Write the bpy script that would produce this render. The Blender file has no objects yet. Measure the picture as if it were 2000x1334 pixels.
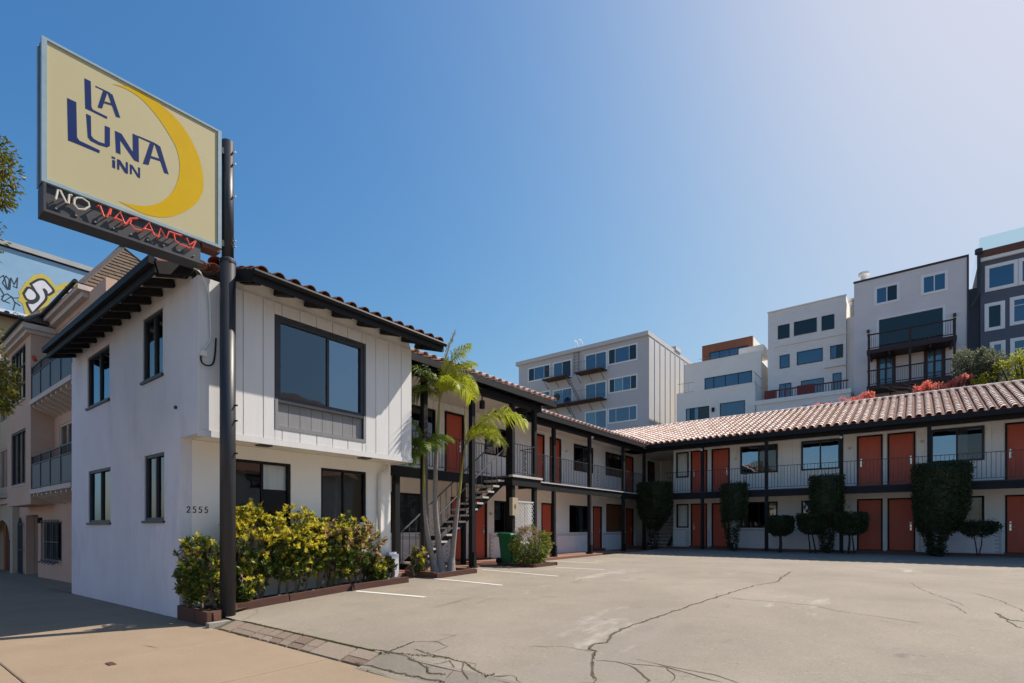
import bpy, math, random
from mathutils import Vector, Matrix

# ------------------------------------------------------------------ camera, sky, sun
scene = bpy.context.scene
C = scene.collection
cam_data = bpy.data.cameras.new("camera")
cam_data.sensor_width = 36.0
cam_data.lens = 18.378
cam_data.shift_y = 0.1815
cam_data.clip_start = 0.05
cam_data.clip_end = 3000
cam = bpy.data.objects.new("camera", cam_data)
C.objects.link(cam)
CAM = Vector((0, 0, 1.6))
cam.location = CAM
cam.rotation_euler = (math.radians(90), 0, math.asin(0.6115))
scene.camera = cam

SUN_EL, SUN_AZ = math.radians(48), math.radians(25)
SKY_STRENGTH, SUN_STRENGTH, EXPOSURE = 0.118, 4.5, 0.56
w = bpy.data.worlds.new("World")
scene.world = w
w.use_nodes = True
nt = w.node_tree
sky = nt.nodes.new("ShaderNodeTexSky")
sky.sky_type = 'NISHITA'
sky.sun_disc = False
sky.sun_elevation = SUN_EL
sky.sun_rotation = SUN_AZ
sky.altitude = 20
sky.air_density = 1.1
sky.dust_density = 1.8
sky.ozone_density = 4.0
bg = nt.nodes["Background"]
bg.inputs[1].default_value = SKY_STRENGTH
hs = nt.nodes.new("ShaderNodeHueSaturation")     # clear, deep spring sky
hs.inputs["Saturation"].default_value = 1.3
nt.links.new(sky.outputs[0], hs.inputs["Color"])
SKY_MAX, SKY_N = (4.0, 4.25, 5.0), 3.0          # the haze round the sun levels off softly instead of burning out
sep = nt.nodes.new("ShaderNodeSeparateColor"); com = nt.nodes.new("ShaderNodeCombineColor")
nt.links.new(hs.outputs[0], sep.inputs[0])
soft = []
for k in range(3):
    def M_(op, a_, b_):
        q = nt.nodes.new("ShaderNodeMath"); q.operation = op
        for j, v in enumerate((a_, b_)):
            if isinstance(v, (int, float)): q.inputs[j].default_value = v
            else: nt.links.new(v, q.inputs[j])
        return q
    c_ = sep.outputs[k]
    m1 = M_('DIVIDE', c_, SKY_MAX[k]); m2 = M_('POWER', m1.outputs[0], SKY_N); m3 = M_('ADD', m2.outputs[0], 1.0)
    m4 = M_('POWER', m3.outputs[0], 1.0 / SKY_N); m5 = M_('DIVIDE', c_, m4.outputs[0])
    soft += [m1, m2, m4]
    nt.links.new(m5.outputs[0], com.inputs[k])
nt.links.new(com.outputs[0], bg.inputs[0])
sd = bpy.data.lights.new("sun", 'SUN')
sd.energy = SUN_STRENGTH
sd.angle = math.radians(0.5)
sd.color = (1.0, 0.91, 0.79)
so = bpy.data.objects.new("sun", sd)
C.objects.link(so)
S = Vector((math.sin(SUN_AZ) * math.cos(SUN_EL), math.cos(SUN_AZ) * math.cos(SUN_EL), math.sin(SUN_EL)))
so.rotation_euler = S.to_track_quat('Z', 'Y').to_euler()
so.location = (20, 20, 40)
scene.view_settings.view_transform = 'Standard'
scene.view_settings.look = 'None'
scene.view_settings.exposure = EXPOSURE
scene.view_settings.gamma = 1.0
scene.view_settings.use_curve_mapping = False
scene.cycles.max_bounces = 10
scene.cycles.diffuse_bounces = 8
scene.cycles.transparent_max_bounces = 12

# ------------------------------------------------------------------ materials
MATS = {}
def mat(name, col, col2=None, rough=0.7, scale=1.5, mix=0.5, bump=0.0, bscale=60.0, metal=0.0, spec=0.4,
        island=0.0, stretch=(1, 1, 1), spots=None, trans=0.0, extra=None, contrast=0.25):
    """painted / grained surface: two colours mixed by world-space noise, fine relief, a little random per piece"""
    m = bpy.data.materials.new(name)
    m.use_nodes = True
    n, l = m.node_tree.nodes, m.node_tree.links
    b = n["Principled BSDF"]
    b.inputs["Roughness"].default_value = rough
    b.inputs["Metallic"].default_value = metal
    b.inputs["Specular IOR Level"].default_value = spec
    geo = n.new("ShaderNodeNewGeometry")
    mp = n.new("ShaderNodeVectorMath"); mp.operation = 'MULTIPLY'
    mp.inputs[1].default_value = stretch
    l.new(geo.outputs["Position"], mp.inputs[0])
    no = n.new("ShaderNodeTexNoise")
    no.inputs["Scale"].default_value = scale
    no.inputs["Detail"].default_value = 6
    no.inputs["Roughness"].default_value = 0.65
    l.new(mp.outputs[0], no.inputs["Vector"])
    mr = n.new("ShaderNodeMapRange")
    mr.inputs[1].default_value = 0.5 - contrast; mr.inputs[2].default_value = 0.5 + contrast
    l.new(no.outputs[0], mr.inputs[0])
    mx = n.new("ShaderNodeMix"); mx.data_type = 'RGBA'
    if col2 is None:
        col2 = tuple(c * 0.82 for c in col)
    mx.inputs[6].default_value = (*col, 1); mx.inputs[7].default_value = (*col2, 1)
    mm = n.new("ShaderNodeMath"); mm.operation = 'MULTIPLY'; mm.inputs[1].default_value = mix * 2
    mm.use_clamp = True
    l.new(mr.outputs[0], mm.inputs[0])
    fac = mm.outputs[0]
    if island:
        oi = n.new("ShaderNodeObjectInfo")
        ad = n.new("ShaderNodeMath"); ad.operation = 'ADD'
        l.new(geo.outputs["Random Per Island"], ad.inputs[0]); l.new(oi.outputs["Random"], ad.inputs[1])
        fr = n.new("ShaderNodeMath"); fr.operation = 'FRACT'
        l.new(ad.outputs[0], fr.inputs[0])
        mi = n.new("ShaderNodeMix"); mi.data_type = 'FLOAT'
        mi.inputs[0].default_value = island
        l.new(fac, mi.inputs[2]); l.new(fr.outputs[0], mi.inputs[3])
        fac = mi.outputs[0]
    l.new(fac, mx.inputs[0])
    colout = mx.outputs[2]
    if spots:  # (colour, scale, threshold, softness) : stains with a shape of their own
        for (sc_, ss, th, soft, st) in spots:
            v2 = n.new("ShaderNodeVectorMath"); v2.operation = 'MULTIPLY'; v2.inputs[1].default_value = st
            l.new(geo.outputs["Position"], v2.inputs[0])
            n2 = n.new("ShaderNodeTexNoise"); n2.inputs["Scale"].default_value = ss
            n2.inputs["Detail"].default_value = 5; n2.inputs["Roughness"].default_value = 0.7
            l.new(v2.outputs[0], n2.inputs["Vector"])
            r2 = n.new("ShaderNodeMapRange"); r2.inputs[1].default_value = th; r2.inputs[2].default_value = th + soft
            l.new(n2.outputs[0], r2.inputs[0])
            m2 = n.new("ShaderNodeMix"); m2.data_type = 'RGBA'
            l.new(r2.outputs[0], m2.inputs[0]); l.new(colout, m2.inputs[6]); m2.inputs[7].default_value = (*sc_, 1)
            colout = m2.outputs[2]
    l.new(colout, b.inputs["Base Color"])
    if bump:
        nb = n.new("ShaderNodeTexNoise"); nb.inputs["Scale"].default_value = bscale; nb.inputs["Detail"].default_value = 4
        l.new(mp.outputs[0], nb.inputs["Vector"])
        bp = n.new("ShaderNodeBump"); bp.inputs["Strength"].default_value = bump; bp.inputs["Distance"].default_value = 0.02
        l.new(nb.outputs[0], bp.inputs["Height"]); l.new(bp.outputs[0], b.inputs["Normal"])
    if trans:
        tr = n.new("ShaderNodeBsdfTranslucent"); l.new(colout, tr.inputs[0])
        ms = n.new("ShaderNodeMixShader"); ms.inputs[0].default_value = trans
        l.new(b.outputs[0], ms.inputs[1]); l.new(tr.outputs[0], ms.inputs[2])
        l.new(ms.outputs[0], n["Material Output"].inputs[0])
    MATS[name] = m
    return m

def glass_mat(name, ior=1.7, tint=(0.55, 0.6, 0.62), wob=0.03, refl=(1, 1, 1)):
    """thin window glass: see-through, mirror by Fresnel, slightly wavy"""
    m = bpy.data.materials.new(name); m.use_nodes = True
    n, l = m.node_tree.nodes, m.node_tree.links
    n.remove(n["Principled BSDF"])
    t = n.new("ShaderNodeBsdfTransparent"); t.inputs[0].default_value = (*tint, 1)
    g = n.new("ShaderNodeBsdfGlossy"); g.inputs["Roughness"].default_value = 0.015; g.inputs["Color"].default_value = (*refl, 1)
    f = n.new("ShaderNodeFresnel"); f.inputs[0].default_value = ior
    no = n.new("ShaderNodeTexNoise"); no.inputs["Scale"].default_value = 1.1
    geo = n.new("ShaderNodeNewGeometry"); l.new(geo.outputs["Position"], no.inputs["Vector"])
    bp = n.new("ShaderNodeBump"); bp.inputs["Strength"].default_value = wob; bp.inputs["Distance"].default_value = 0.2
    l.new(no.outputs[0], bp.inputs["Height"]); l.new(bp.outputs[0], g.inputs["Normal"])
    mx = n.new("ShaderNodeMixShader")
    l.new(f.outputs[0], mx.inputs[0]); l.new(t.outputs[0], mx.inputs[1]); l.new(g.outputs[0], mx.inputs[2])
    l.new(mx.outputs[0], n["Material Output"].inputs[0])
    return m

def dark_glass(name, base=(0.012, 0.016, 0.022), ior=1.9, wob=0.03):
    m = bpy.data.materials.new(name); m.use_nodes = True
    n, l = m.node_tree.nodes, m.node_tree.links
    b = n["Principled BSDF"]
    b.inputs["Base Color"].default_value = (*base, 1); b.inputs["Roughness"].default_value = 0.03
    b.inputs["IOR"].default_value = ior
    no = n.new("ShaderNodeTexNoise"); no.inputs["Scale"].default_value = 0.9
    geo = n.new("ShaderNodeNewGeometry"); l.new(geo.outputs["Position"], no.inputs["Vector"])
    bp = n.new("ShaderNodeBump"); bp.inputs["Strength"].default_value = wob; bp.inputs["Distance"].default_value = 0.3
    l.new(no.outputs[0], bp.inputs["Height"]); l.new(bp.outputs[0], b.inputs["Normal"])
    return m

def clapboard(name, col, pitch=0.15, rough=0.75):
    """painted horizontal siding too far away to tell the boards apart"""
    m = mat(name, col, tuple(c * 0.88 for c in col), rough=rough, scale=0.7)
    n, l = m.node_tree.nodes, m.node_tree.links
    b = n["Principled BSDF"]
    geo = n.new("ShaderNodeNewGeometry"); sx = n.new("ShaderNodeSeparateXYZ"); l.new(geo.outputs["Position"], sx.inputs[0])
    dv = n.new("ShaderNodeMath"); dv.operation = 'DIVIDE'; dv.inputs[1].default_value = pitch
    l.new(sx.outputs[2], dv.inputs[0])
    fr = n.new("ShaderNodeMath"); fr.operation = 'FRACT'; l.new(dv.outputs[0], fr.inputs[0])
    bp = n.new("ShaderNodeBump"); bp.inputs["Strength"].default_value = 0.9; bp.inputs["Distance"].default_value = 0.03
    bp.invert = True
    l.new(fr.outputs[0], bp.inputs["Height"]); l.new(bp.outputs[0], b.inputs["Normal"])
    return m

V = (1, 1, 1)
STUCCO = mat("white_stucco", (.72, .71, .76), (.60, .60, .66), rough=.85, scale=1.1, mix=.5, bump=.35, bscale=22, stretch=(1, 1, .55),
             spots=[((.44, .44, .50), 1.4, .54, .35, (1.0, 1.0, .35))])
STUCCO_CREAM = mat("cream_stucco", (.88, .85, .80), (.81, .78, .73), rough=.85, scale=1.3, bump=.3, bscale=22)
SIDING_LIFT = mat("white_siding_lifted_for_shade", (.90, .89, .87), (.84, .83, .81), rough=.6, scale=2.5, bump=.12, bscale=30, stretch=(3, 3, .3), island=.35)  # same siding paint, extra light put into its colour for the shaded wings
SIDING = mat("white_siding_paint", (.72, .71, .70), (.62, .61, .61), rough=.6, scale=2.5, bump=.12, bscale=30, stretch=(3, 3, .3), island=.35)  # the same paint kept duller for the sunlit overhang
TRIM = mat("dark_trim_paint", (.011, .0115, .014), (.018, .0185, .022), rough=.6, spec=.2, scale=4, bump=.1, bscale=50)
TRIM_GREY = mat("grey_window_trim", (.05, .053, .065), (.035, .038, .047), rough=.5, spec=.3, scale=5)
PANEL_GREY = mat("grey_weathered_panel", (.27, .27, .28), (.18, .18, .19), rough=.7, scale=5, stretch=(1, 4, .6), island=.4)
DOOR = mat("red_door_paint", (.60, .115, .060), (.52, .092, .050), rough=.5, scale=3, stretch=(2, 2, .4), bump=.05)
DOOR_BROWN = mat("brown_board", (.22, .09, .035), (.16, .065, .03), rough=.6, scale=4, stretch=(3, 3, .3))
SILL = mat("brown_step_paint", (.17, .07, .05), (.11, .05, .04), rough=.8, scale=8, bump=.2)
TILE = mat("faded_clay_tile", (.90, .74, .65), (.62, .40, .31), rough=.85, scale=2.2, mix=.5, bump=.25, bscale=30, island=.75,
           spots=[((.36, .24, .19), 2.6, .62, .08, V), ((.80, .68, .58), 5.0, .56, .2, V)])
TILE_RED = mat("dark_clay_tile", (.27, .095, .055), (.15, .055, .035), rough=.85, scale=3, bump=.25, bscale=30, island=.6)
TILE_BED = mat("clay_pan_bed", (.20, .085, .055), (.12, .05, .035), rough=.9, scale=4, bump=.3)
GLASS = glass_mat("window_glass", 1.75)
GLASS_SKY = glass_mat("sky_tinted_mirror_glass", 3.8, (.35, .4, .42), refl=(.62, .82, 1.0))  # blue of the reflected sky put into the mirror colour
GLASS_CLEAR = glass_mat("clear_window_glass", 1.45, (.93, .95, .95))
GLASS_BG = dark_glass("far_window_glass", base=(.014, .055, .135), ior=2.0)  # reflected sky put into the base colour as blue
GLASS_BG3 = dark_glass("far_pale_blue_window", base=(.06, .16, .26), ior=2.0)
GLASS_LOW = glass_mat("dim_reflection_glass", 2.1, (.35, .4, .42), refl=(.6, .8, 1.0))  # weaker mirror imitates a pane reflecting darker surroundings
GLASS_MID = glass_mat("blue_reflection_glass", 3.3, (.35, .4, .42), refl=(.55, .78, 1.0))  # strong blue mirror tint stands in for reflected sky
GLASS_BG2 = dark_glass("far_dark_window_glass", base=(.008, .008, .01), ior=1.6)
CURTAIN = mat("pale_curtain", (.85, .85, .83), (.78, .77, .74), rough=.9, scale=3, stretch=(8, 8, .2))
CURTAIN_G = mat("grey_curtain", (.30, .29, .28), (.2, .2, .19), rough=.9, scale=3, stretch=(8, 8, .2))
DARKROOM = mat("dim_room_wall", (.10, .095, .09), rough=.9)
METAL = mat("steel_handle", (.75, .73, .68), rough=.3, metal=1.0)
RAIL = mat("railing_paint", (.035, .036, .045), (.06, .06, .07), rough=.5, scale=9)
RAIL_GREY = mat("grey_handrail", (.16, .16, .165), (.11, .11, .115), rough=.5, scale=9)
TREAD = mat("concrete_tread", (.62, .58, .54), (.44, .41, .38), rough=.85, scale=7, bump=.2)
BRICKW = mat("white_painted_brick", (.88, .87, .88), (.80, .79, .80), rough=.7, scale=3, bump=.2, bscale=50, island=.5)
MORTAR = mat("white_mortar", (.66, .65, .65), rough=.9, scale=6, bump=.2)
SOFFIT = mat("cream_soffit", (.84, .80, .73), (.77, .73, .66), rough=.8, scale=2)
POLE = mat("dark_pole_paint", (.020, .022, .028), (.034, .036, .043), rough=.42, scale=6, bump=.06, bscale=30, stretch=(2, 2, .3),
           spots=[((.10, .09, .08), 14, .68, .1, (1, 1, .3))])
FACE = mat("sign_face_cream", (.50, .45, .275), (.47, .42, .255), spec=.2, rough=.4, scale=.8)
MOON = mat("moon_yellow", (.60, .39, .003), (.55, .34, .003), spec=.15, rough=.4, scale=2)
NAVY = mat("navy_lettering", (.008, .026, .135), rough=.5, spec=.12)
FRAME_BLUE = mat("sign_frame_blue_grey", (.30, .41, .48), (.22, .31, .37), rough=.4, scale=4)
FRAME_DARK = mat("sign_side_dark", (.05, .075, .10), rough=.5, scale=4)
NEON_BOX = mat("neon_box_black", (.035, .036, .042), (.06, .06, .065), rough=.5, scale=7)
NEON_RED = mat("red_neon_tube", (.80, .10, .06), (.75, .14, .10), rough=.25, scale=6)
NEON_WHITE = mat("white_neon_tube", (.75, .70, .60), rough=.25, scale=6)
ASPHALT = mat("worn_lot_surface", (.325, .279, .222), (.222, .190, .150), rough=.9, scale=.45, mix=.5, contrast=.2, bump=.45, bscale=120,
              spots=[((.19, .165, .14), 26, .56, .12, V), ((.42, .37, .315), 34, .57, .14, V), ((.22, .19, .165), 75, .58, .1, V), ((.29, .255, .22), .35, .55, .25, (1, .35, 1)),
                     ((.165, .142, .12), 1.5, .62, .16, (.6, 1.3, 1)), ((.15, .13, .11), .9, .66, .10, (1, .8, 1)), ((.55, .50, .43), .7, .62, .2, (1, .4, 1)), ((.17, .15, .13), 3.3, .72, .05, (1, .6, 1))])
PATCH = mat("grey_patch_asphalt", (.27, .24, .21), (.185, .165, .145), rough=.9, scale=2.0, bump=.4, bscale=130,
            spots=[((.14, .135, .13), 50, .60, .12, V), ((.40, .37, .34), 60, .62, .12, V)])
WALK = mat("tan_concrete_walk", (.315, .235, .16), (.25, .183, .122), rough=.88, scale=.9, mix=.5, bump=.3, bscale=140,
           spots=[((.23, .175, .13), 30, .57, .12, V), ((.42, .33, .245), 38, .58, .14, V), ((.25, .19, .14), 2.6, .66, .12, (1, 1.6, 1)), ((.12, .09, .07), 9, .76, .02, (1, .5, 1))])
PAVER = mat("brown_apron_stone", (.35, .28, .215), (.21, .14, .095), rough=.9, scale=4, bump=.4, bscale=50, island=.75,
            spots=[((.20, .15, .11), 60, .62, .15, V)])
CRACK = mat("dark_crack", (.085, .07, .05), (.13, .11, .06), rough=1.0, scale=6)
MOSS = mat("moss", (.19, .18, .05), (.11, .10, .035), rough=1.0, scale=9, island=.6)
LINE = mat("worn_white_line", (.75, .74, .71), (.60, .58, .55), rough=.8, scale=5, spots=[((.38, .36, .33), 16, .60, .06, V)])
GROUND = mat("ground_soil", (.34, .30, .23), (.24, .21, .15), rough=1.0, scale=.6)
SOIL = mat("planter_soil", (.06, .045, .03), (.10, .075, .05), rough=1.0, scale=14, bump=.7, bscale=40)
TIMBER = mat("red_brown_timber", (.125, .052, .036), (.06, .030, .023), rough=.8, scale=5, stretch=(4, .5, 4), bump=.3, bscale=30)
ROAD = mat("street_asphalt", (.06, .06, .062), rough=.9, scale=2, bump=.3, bscale=100)
REDWALK = mat("red_walkway_concrete", (.32, .16, .115), (.23, .12, .085), rough=.8, scale=2, bump=.2)
PIPE = mat("white_pipe_paint", (.72, .71, .69), (.6, .59, .57), rough=.5, scale=6)

# ------------------------------------------------------------------ builders
rnd = random.Random(11)
WM = {}

class MB:
    """collects faces and links them as one mesh object"""
    def __init__(s):
        s.v, s.f = [], []
    def poly(s, pts):
        i = len(s.v); s.v += [tuple(p) for p in pts]; s.f.append(tuple(range(i, i + len(pts))))
    def box(s, x0, x1, y0, y1, z0, z1):
        if x0 > x1: x0, x1 = x1, x0
        if y0 > y1: y0, y1 = y1, y0
        if z0 > z1: z0, z1 = z1, z0
        i = len(s.v)
        s.v += [(x0, y0, z0), (x1, y0, z0), (x1, y1, z0), (x0, y1, z0), (x0, y0, z1), (x1, y0, z1), (x1, y1, z1), (x0, y1, z1)]
        for f in ((0, 3, 2, 1), (4, 5, 6, 7), (0, 1, 5, 4), (1, 2, 6, 5), (2, 3, 7, 6), (3, 0, 4, 7)):
            s.f.append(tuple(i + k for k in f))
        return s
    def bar(s, a, b, w, h, up=(0, 0, 1)):
        """rectangular bar from a to b"""
        a, b = Vector(a), Vector(b); d = (b - a).normalized(); u = Vector(up)
        if abs(d.dot(u)) > .98: u = Vector((1, 0, 0))
        r = d.cross(u).normalized() * (w / 2); q = r.cross(d).normalized() * (h / 2)
        i = len(s.v)
        for p in (a, b):
            for k in (-r - q, r - q, r + q, -r + q): s.v.append(tuple(p + k))
        for f in ((0, 1, 2, 3), (7, 6, 5, 4), (0, 4, 5, 1), (1, 5, 6, 2), (2, 6, 7, 3), (3, 7, 4, 0)):
            s.f.append(tuple(i + k for k in f))
        return s
    def tube(s, pts, r, n=8, cap=True):
        pts = [Vector(p) for p in pts]
        rs = r if isinstance(r, (list, tuple)) else [r] * len(pts)
        i0 = len(s.v); prev = None
        for k, p in enumerate(pts):
            d = (pts[min(k + 1, len(pts) - 1)] - pts[max(k - 1, 0)])
            d = d.normalized() if d.length > 1e-9 else Vector((0, 0, 1))
            if prev is None:
                u = Vector((0, 0, 1)) if abs(d.z) < .9 else Vector((1, 0, 0))
            else:
                u = prev
            a = d.cross(u)
            a = a.normalized() if a.length > 1e-6 else d.orthogonal().normalized()
            b2 = a.cross(d).normalized(); prev = b2
            for j in range(n):
                t = 2 * math.pi * j / n
                s.v.append(tuple(p + (a * math.cos(t) + b2 * math.sin(t)) * rs[k]))
        for k in range(len(pts) - 1):
            for j in range(n):
                a = i0 + k * n + j; b2 = i0 + k * n + (j + 1) % n
                s.f.append((a, b2, b2 + n, a + n))
        if cap:
            s.f.append(tuple(i0 + j for j in range(n))[::-1])
            s.f.append(tuple(i0 + (len(pts) - 1) * n + j for j in range(n)))
        return s
    def prism(s, poly, vec):
        """extrude a planar polygon by vec"""
        n = len(poly); v = Vector(vec); i = len(s.v)
        s.v += [tuple(p) for p in poly] + [tuple(Vector(p) + v) for p in poly]
        s.f.append(tuple(i + k for k in range(n))[::-1]); s.f.append(tuple(i + n + k for k in range(n)))
        for k in range(n):
            a, b = i + k, i + (k + 1) % n
            s.f.append((a, b, b + n, a + n))
        return s
    def data(s, name, m, smooth=False):
        me = bpy.data.meshes.new(name)
        me.from_pydata(s.v, [], s.f)
        if m: me.materials.append(m)
        if smooth:
            me.polygons.foreach_set("use_smooth", [True] * len(me.polygons))
        me.update()
        return me
    def build(s, name, m, parent=None, smooth=False):
        return link(bpy.data.objects.new(name, s.data(name, m, smooth)), parent)

def link(o, parent=None, world=None):
    C.objects.link(o)
    if parent is not None:
        o.parent = parent
        o.matrix_parent_inverse = WM.get(parent.name, Matrix()).inverted()
    if world is not None:
        o.matrix_basis = world
    WM[o.name] = world if world is not None else Matrix()
    return o

def tag(o, label=None, cat=None, group=None, kind=None):
    if label: o["label"] = label
    if cat: o["category"] = cat
    if group: o["group"] = group
    if kind: o["kind"] = kind
    return o

def thing(name, loc, label, cat, group=None):
    o = bpy.data.objects.new(name, None); o.empty_display_size = .2
    C.objects.link(o); o.location = loc
    WM[o.name] = Matrix.Translation(loc)
    return tag(o, label, cat, group)

def pieces(name, mesh, mats, parent, limit=300):
    """alike pieces as objects sharing one mesh; beyond the limit the farther ones are joined"""
    mats = sorted(mats, key=lambda M: (M.translation - CAM).length)
    for M in mats[:limit]:
        link(bpy.data.objects.new(name, mesh), parent, M)
    rest = mats[limit:]
    if rest:
        vs = [v.co.copy() for v in mesh.vertices]; fs = [tuple(p.vertices) for p in mesh.polygons]
        b = MB()
        for M in rest:
            i = len(b.v); b.v += [tuple(M @ v) for v in vs]; b.f += [tuple(i + k for k in f) for f in fs]
        o = b.build(name, mesh.materials[0], parent)
        o["kind"] = "stuff"

def TF(axis, at, out):
    if axis == 'y': return lambda a, n, z: (a, at + out * n, z)
    return lambda a, n, z: (at + out * n, a, z)

def lbox(mb, T, a0, a1, n0, n1, z0, z1):
    p, q = T(a0, n0, z0), T(a1, n1, z1)
    mb.box(p[0], q[0], p[1], q[1], z0, z1)

def wall(mb, T, a0, a1, z0, z1, th, holes=()):
    """a wall slab with real openings: front at n=0, back at n=-th"""
    As = sorted({a0, a1, *[min(max(h[i], a0), a1) for h in holes for i in (0, 1)]})
    Zs = sorted({z0, z1, *[min(max(h[i], z0), z1) for h in holes for i in (2, 3)]})
    na, nz = len(As) - 1, len(Zs) - 1
    def solid(i, j):
        if i < 0 or j < 0 or i >= na or j >= nz: return False
        ca, cz = (As[i] + As[i + 1]) / 2, (Zs[j] + Zs[j + 1]) / 2
        return not any(h[0] < ca < h[1] and h[2] < cz < h[3] for h in holes)
    for i in range(na):
        for j in range(nz):
            if not solid(i, j): continue
            a, b, c, d = As[i], As[i + 1], Zs[j], Zs[j + 1]
            mb.poly([T(a, 0, c), T(b, 0, c), T(b, 0, d), T(a, 0, d)])
            mb.poly([T(a, -th, c), T(a, -th, d), T(b, -th, d), T(b, -th, c)])
            if not solid(i - 1, j): mb.poly([T(a, 0, c), T(a, 0, d), T(a, -th, d), T(a, -th, c)])
            if not solid(i + 1, j): mb.poly([T(b, 0, c), T(b, -th, c), T(b, -th, d), T(b, 0, d)])
            if not solid(i, j - 1): mb.poly([T(a, 0, c), T(a, -th, c), T(b, -th, c), T(b, 0, c)])
            if not solid(i, j + 1): mb.poly([T(a, 0, d), T(b, 0, d), T(b, -th, d), T(a, -th, d)])

def window(parent, T, a0, a1, z0, z1, frame=None, glass=None, mull=(.5,), trans=(), fw=.05, fd=.06, n=-.02, sill=None, panes=None,
           cur=None, surround=0, smat=None):
    """window > pane(s), curtain, sill. mull: upright bars as fractions; trans: level bars as fractions"""
    frame = frame or TRIM_GREY; glass = glass or GLASS
    f = MB()
    lbox(f, T, a0, a0 + fw, n - fd, n + .03, z0, z1); lbox(f, T, a1 - fw, a1, n - fd, n + .03, z0, z1)
    lbox(f, T, a0 + fw, a1 - fw, n - fd, n + .029, z1 - fw, z1); lbox(f, T, a0 + fw, a1 - fw, n - fd, n + .029, z0, z0 + fw)
    xs = [a0 + fw] + [a0 + m * (a1 - a0) for m in mull] + [a1 - fw]
    zs = [z0 + fw] + [z0 + m * (z1 - z0) for m in trans] + [z1 - fw]
    for m in xs[1:-1]: lbox(f, T, m - fw * .4, m + fw * .4, n - fd, n + .015, z0 + fw, z1 - fw)
    for m in zs[1:-1]: lbox(f, T, a0 + fw, a1 - fw, n - fd + .005, n + .01, m - fw * .3, m + fw * .3)
    if surround:
        s2 = surround
        lbox(f, T, a0 - s2, a0, n - fd, n + .045, z0 - s2, z1 + s2); lbox(f, T, a1, a1 + s2, n - fd, n + .045, z0 - s2, z1 + s2)
        lbox(f, T, a0, a1, n - fd, n + .044, z1, z1 + s2); lbox(f, T, a0, a1, n - fd, n + .044, z0 - s2, z0)
    w_ = f.build("window", frame, parent)
    k = 0
    for i in range(len(xs) - 1):
        for j in range(len(zs) - 1):
            g = MB()
            nn = n - .012 - .012 * (i % 2)
            g.poly([T(xs[i], nn, zs[j]), T(xs[i + 1], nn, zs[j]), T(xs[i + 1], nn, zs[j + 1]), T(xs[i], nn, zs[j + 1])])
            gm = panes[k % len(panes)] if panes else glass
            g.build("pane", gm, w_); k += 1
    if sill:
        s_ = MB(); lbox(s_, T, a0 - .04, a1 + .04, n + .03, n + .09, z0 - .05, z0 - .002); s_.build("sill", sill, w_)
    for c in (cur or ()):     # (fraction from, to, drop fraction from the top, material)
        c0, c1 = a0 + c[0] * (a1 - a0), a0 + c[1] * (a1 - a0)
        zb = z1 - (z1 - z0) * c[2]
        cb = MB(); m_ = max(3, int((c1 - c0) / .07))
        for q in range(m_):
            p0, p1 = c0 + (c1 - c0) * q / m_, c0 + (c1 - c0) * (q + 1) / m_
            d0 = n - fd - .012 - (.02 if q % 2 else 0); d1 = n - fd - .012 - (0 if q % 2 else .02)
            cb.poly([T(p0, d0, zb), T(p1, d1, zb), T(p1, d1, z1), T(p0, d0, z1)])
        cb.build("curtain", c[3], w_)
    return w_

def door(parent, T, a0, a1, z0, z1, m=None, hinge=1, handle=True, fw=.06):
    m = m or DOOR
    d = MB(); lbox(d, T, a0 + fw, a1 - fw, -.09, -.045, z0 + .01, z1 - fw); d_ = d.build("door", m, parent)
    f = MB()
    lbox(f, T, a0, a0 + fw, -.12, .015, z0, z1); lbox(f, T, a1 - fw, a1, -.12, .015, z0, z1)
    lbox(f, T, a0 + fw, a1 - fw, -.12, .014, z1 - fw, z1)
    f.build("door_frame", TRIM, d_)
    if handle:
        h = MB(); x = a1 - fw - .09 if hinge > 0 else a0 + fw + .09
        zc = z0 + .98
        lbox(h, T, x - .03, x + .03, -.045, -.03, zc - .12, zc + .12)
        h.tube([T(x, -.04, zc), T(x, .02, zc)], .014, 8); h.tube([T(x, .015, zc), T(x - hinge * .12, .015, zc)], .012, 8)
        h.tube([T(x, -.04, zc + .19), T(x, -.015, zc + .19)], .028, 10)
        h.build("handle", METAL, d_)
    return d_

def boards(parent, T, a0, a1, z0, z1, holes, width, m, n0=.0, th=.02, gap=.009, name="siding_board"):
    a = a0
    while a < a1 - .02:
        b = min(a + width, a1)
        if a1 - b < .05: b = a1
        segs = [(z0, z1)]
        cuts = sorted({a, b, *[x for h in holes for x in h[:2] if a < x < b]})
        for c0, c1 in zip(cuts[:-1], cuts[1:]):
            iv = [(z0, z1)]
            for h in holes:
                if h[0] < (c0 + c1) / 2 < h[1]:
                    nv = []
                    for s0, s1 in iv:
                        if h[2] >= s1 or h[3] <= s0: nv.append((s0, s1)); continue
                        if h[2] > s0: nv.append((s0, h[2]))
                        if h[3] < s1: nv.append((h[3], s1))
                    iv = nv
            for s0, s1 in iv:
                if c1 - c0 < .03: continue
                bb = MB(); t2 = th - rnd.random() * .003; g0 = gap if c0 == a else 0.001; e = min(.006, (c1 - c0) * .2)
                A0, A1 = c0 + g0, c1 - .001
                pts = [(A0, n0), (A0, n0 + t2 - .006), (A0 + e, n0 + t2), (A1 - e, n0 + t2), (A1, n0 + t2 - .006), (A1, n0)]
                lo = [T(p, q, s0) for p, q in pts]; hi = [T(p, q, s1) for p, q in pts]
                i = len(bb.v); bb.v += lo + hi; k6 = len(pts)
                for k in range(k6):
                    bb.f.append((k, (k + 1) % k6, (k + 1) % k6 + k6, k + k6))
                bb.f.append(tuple(range(k6))); bb.f.append(tuple(range(k6, 2 * k6)))
                bb.build(name, m, parent)
        a = b

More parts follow.
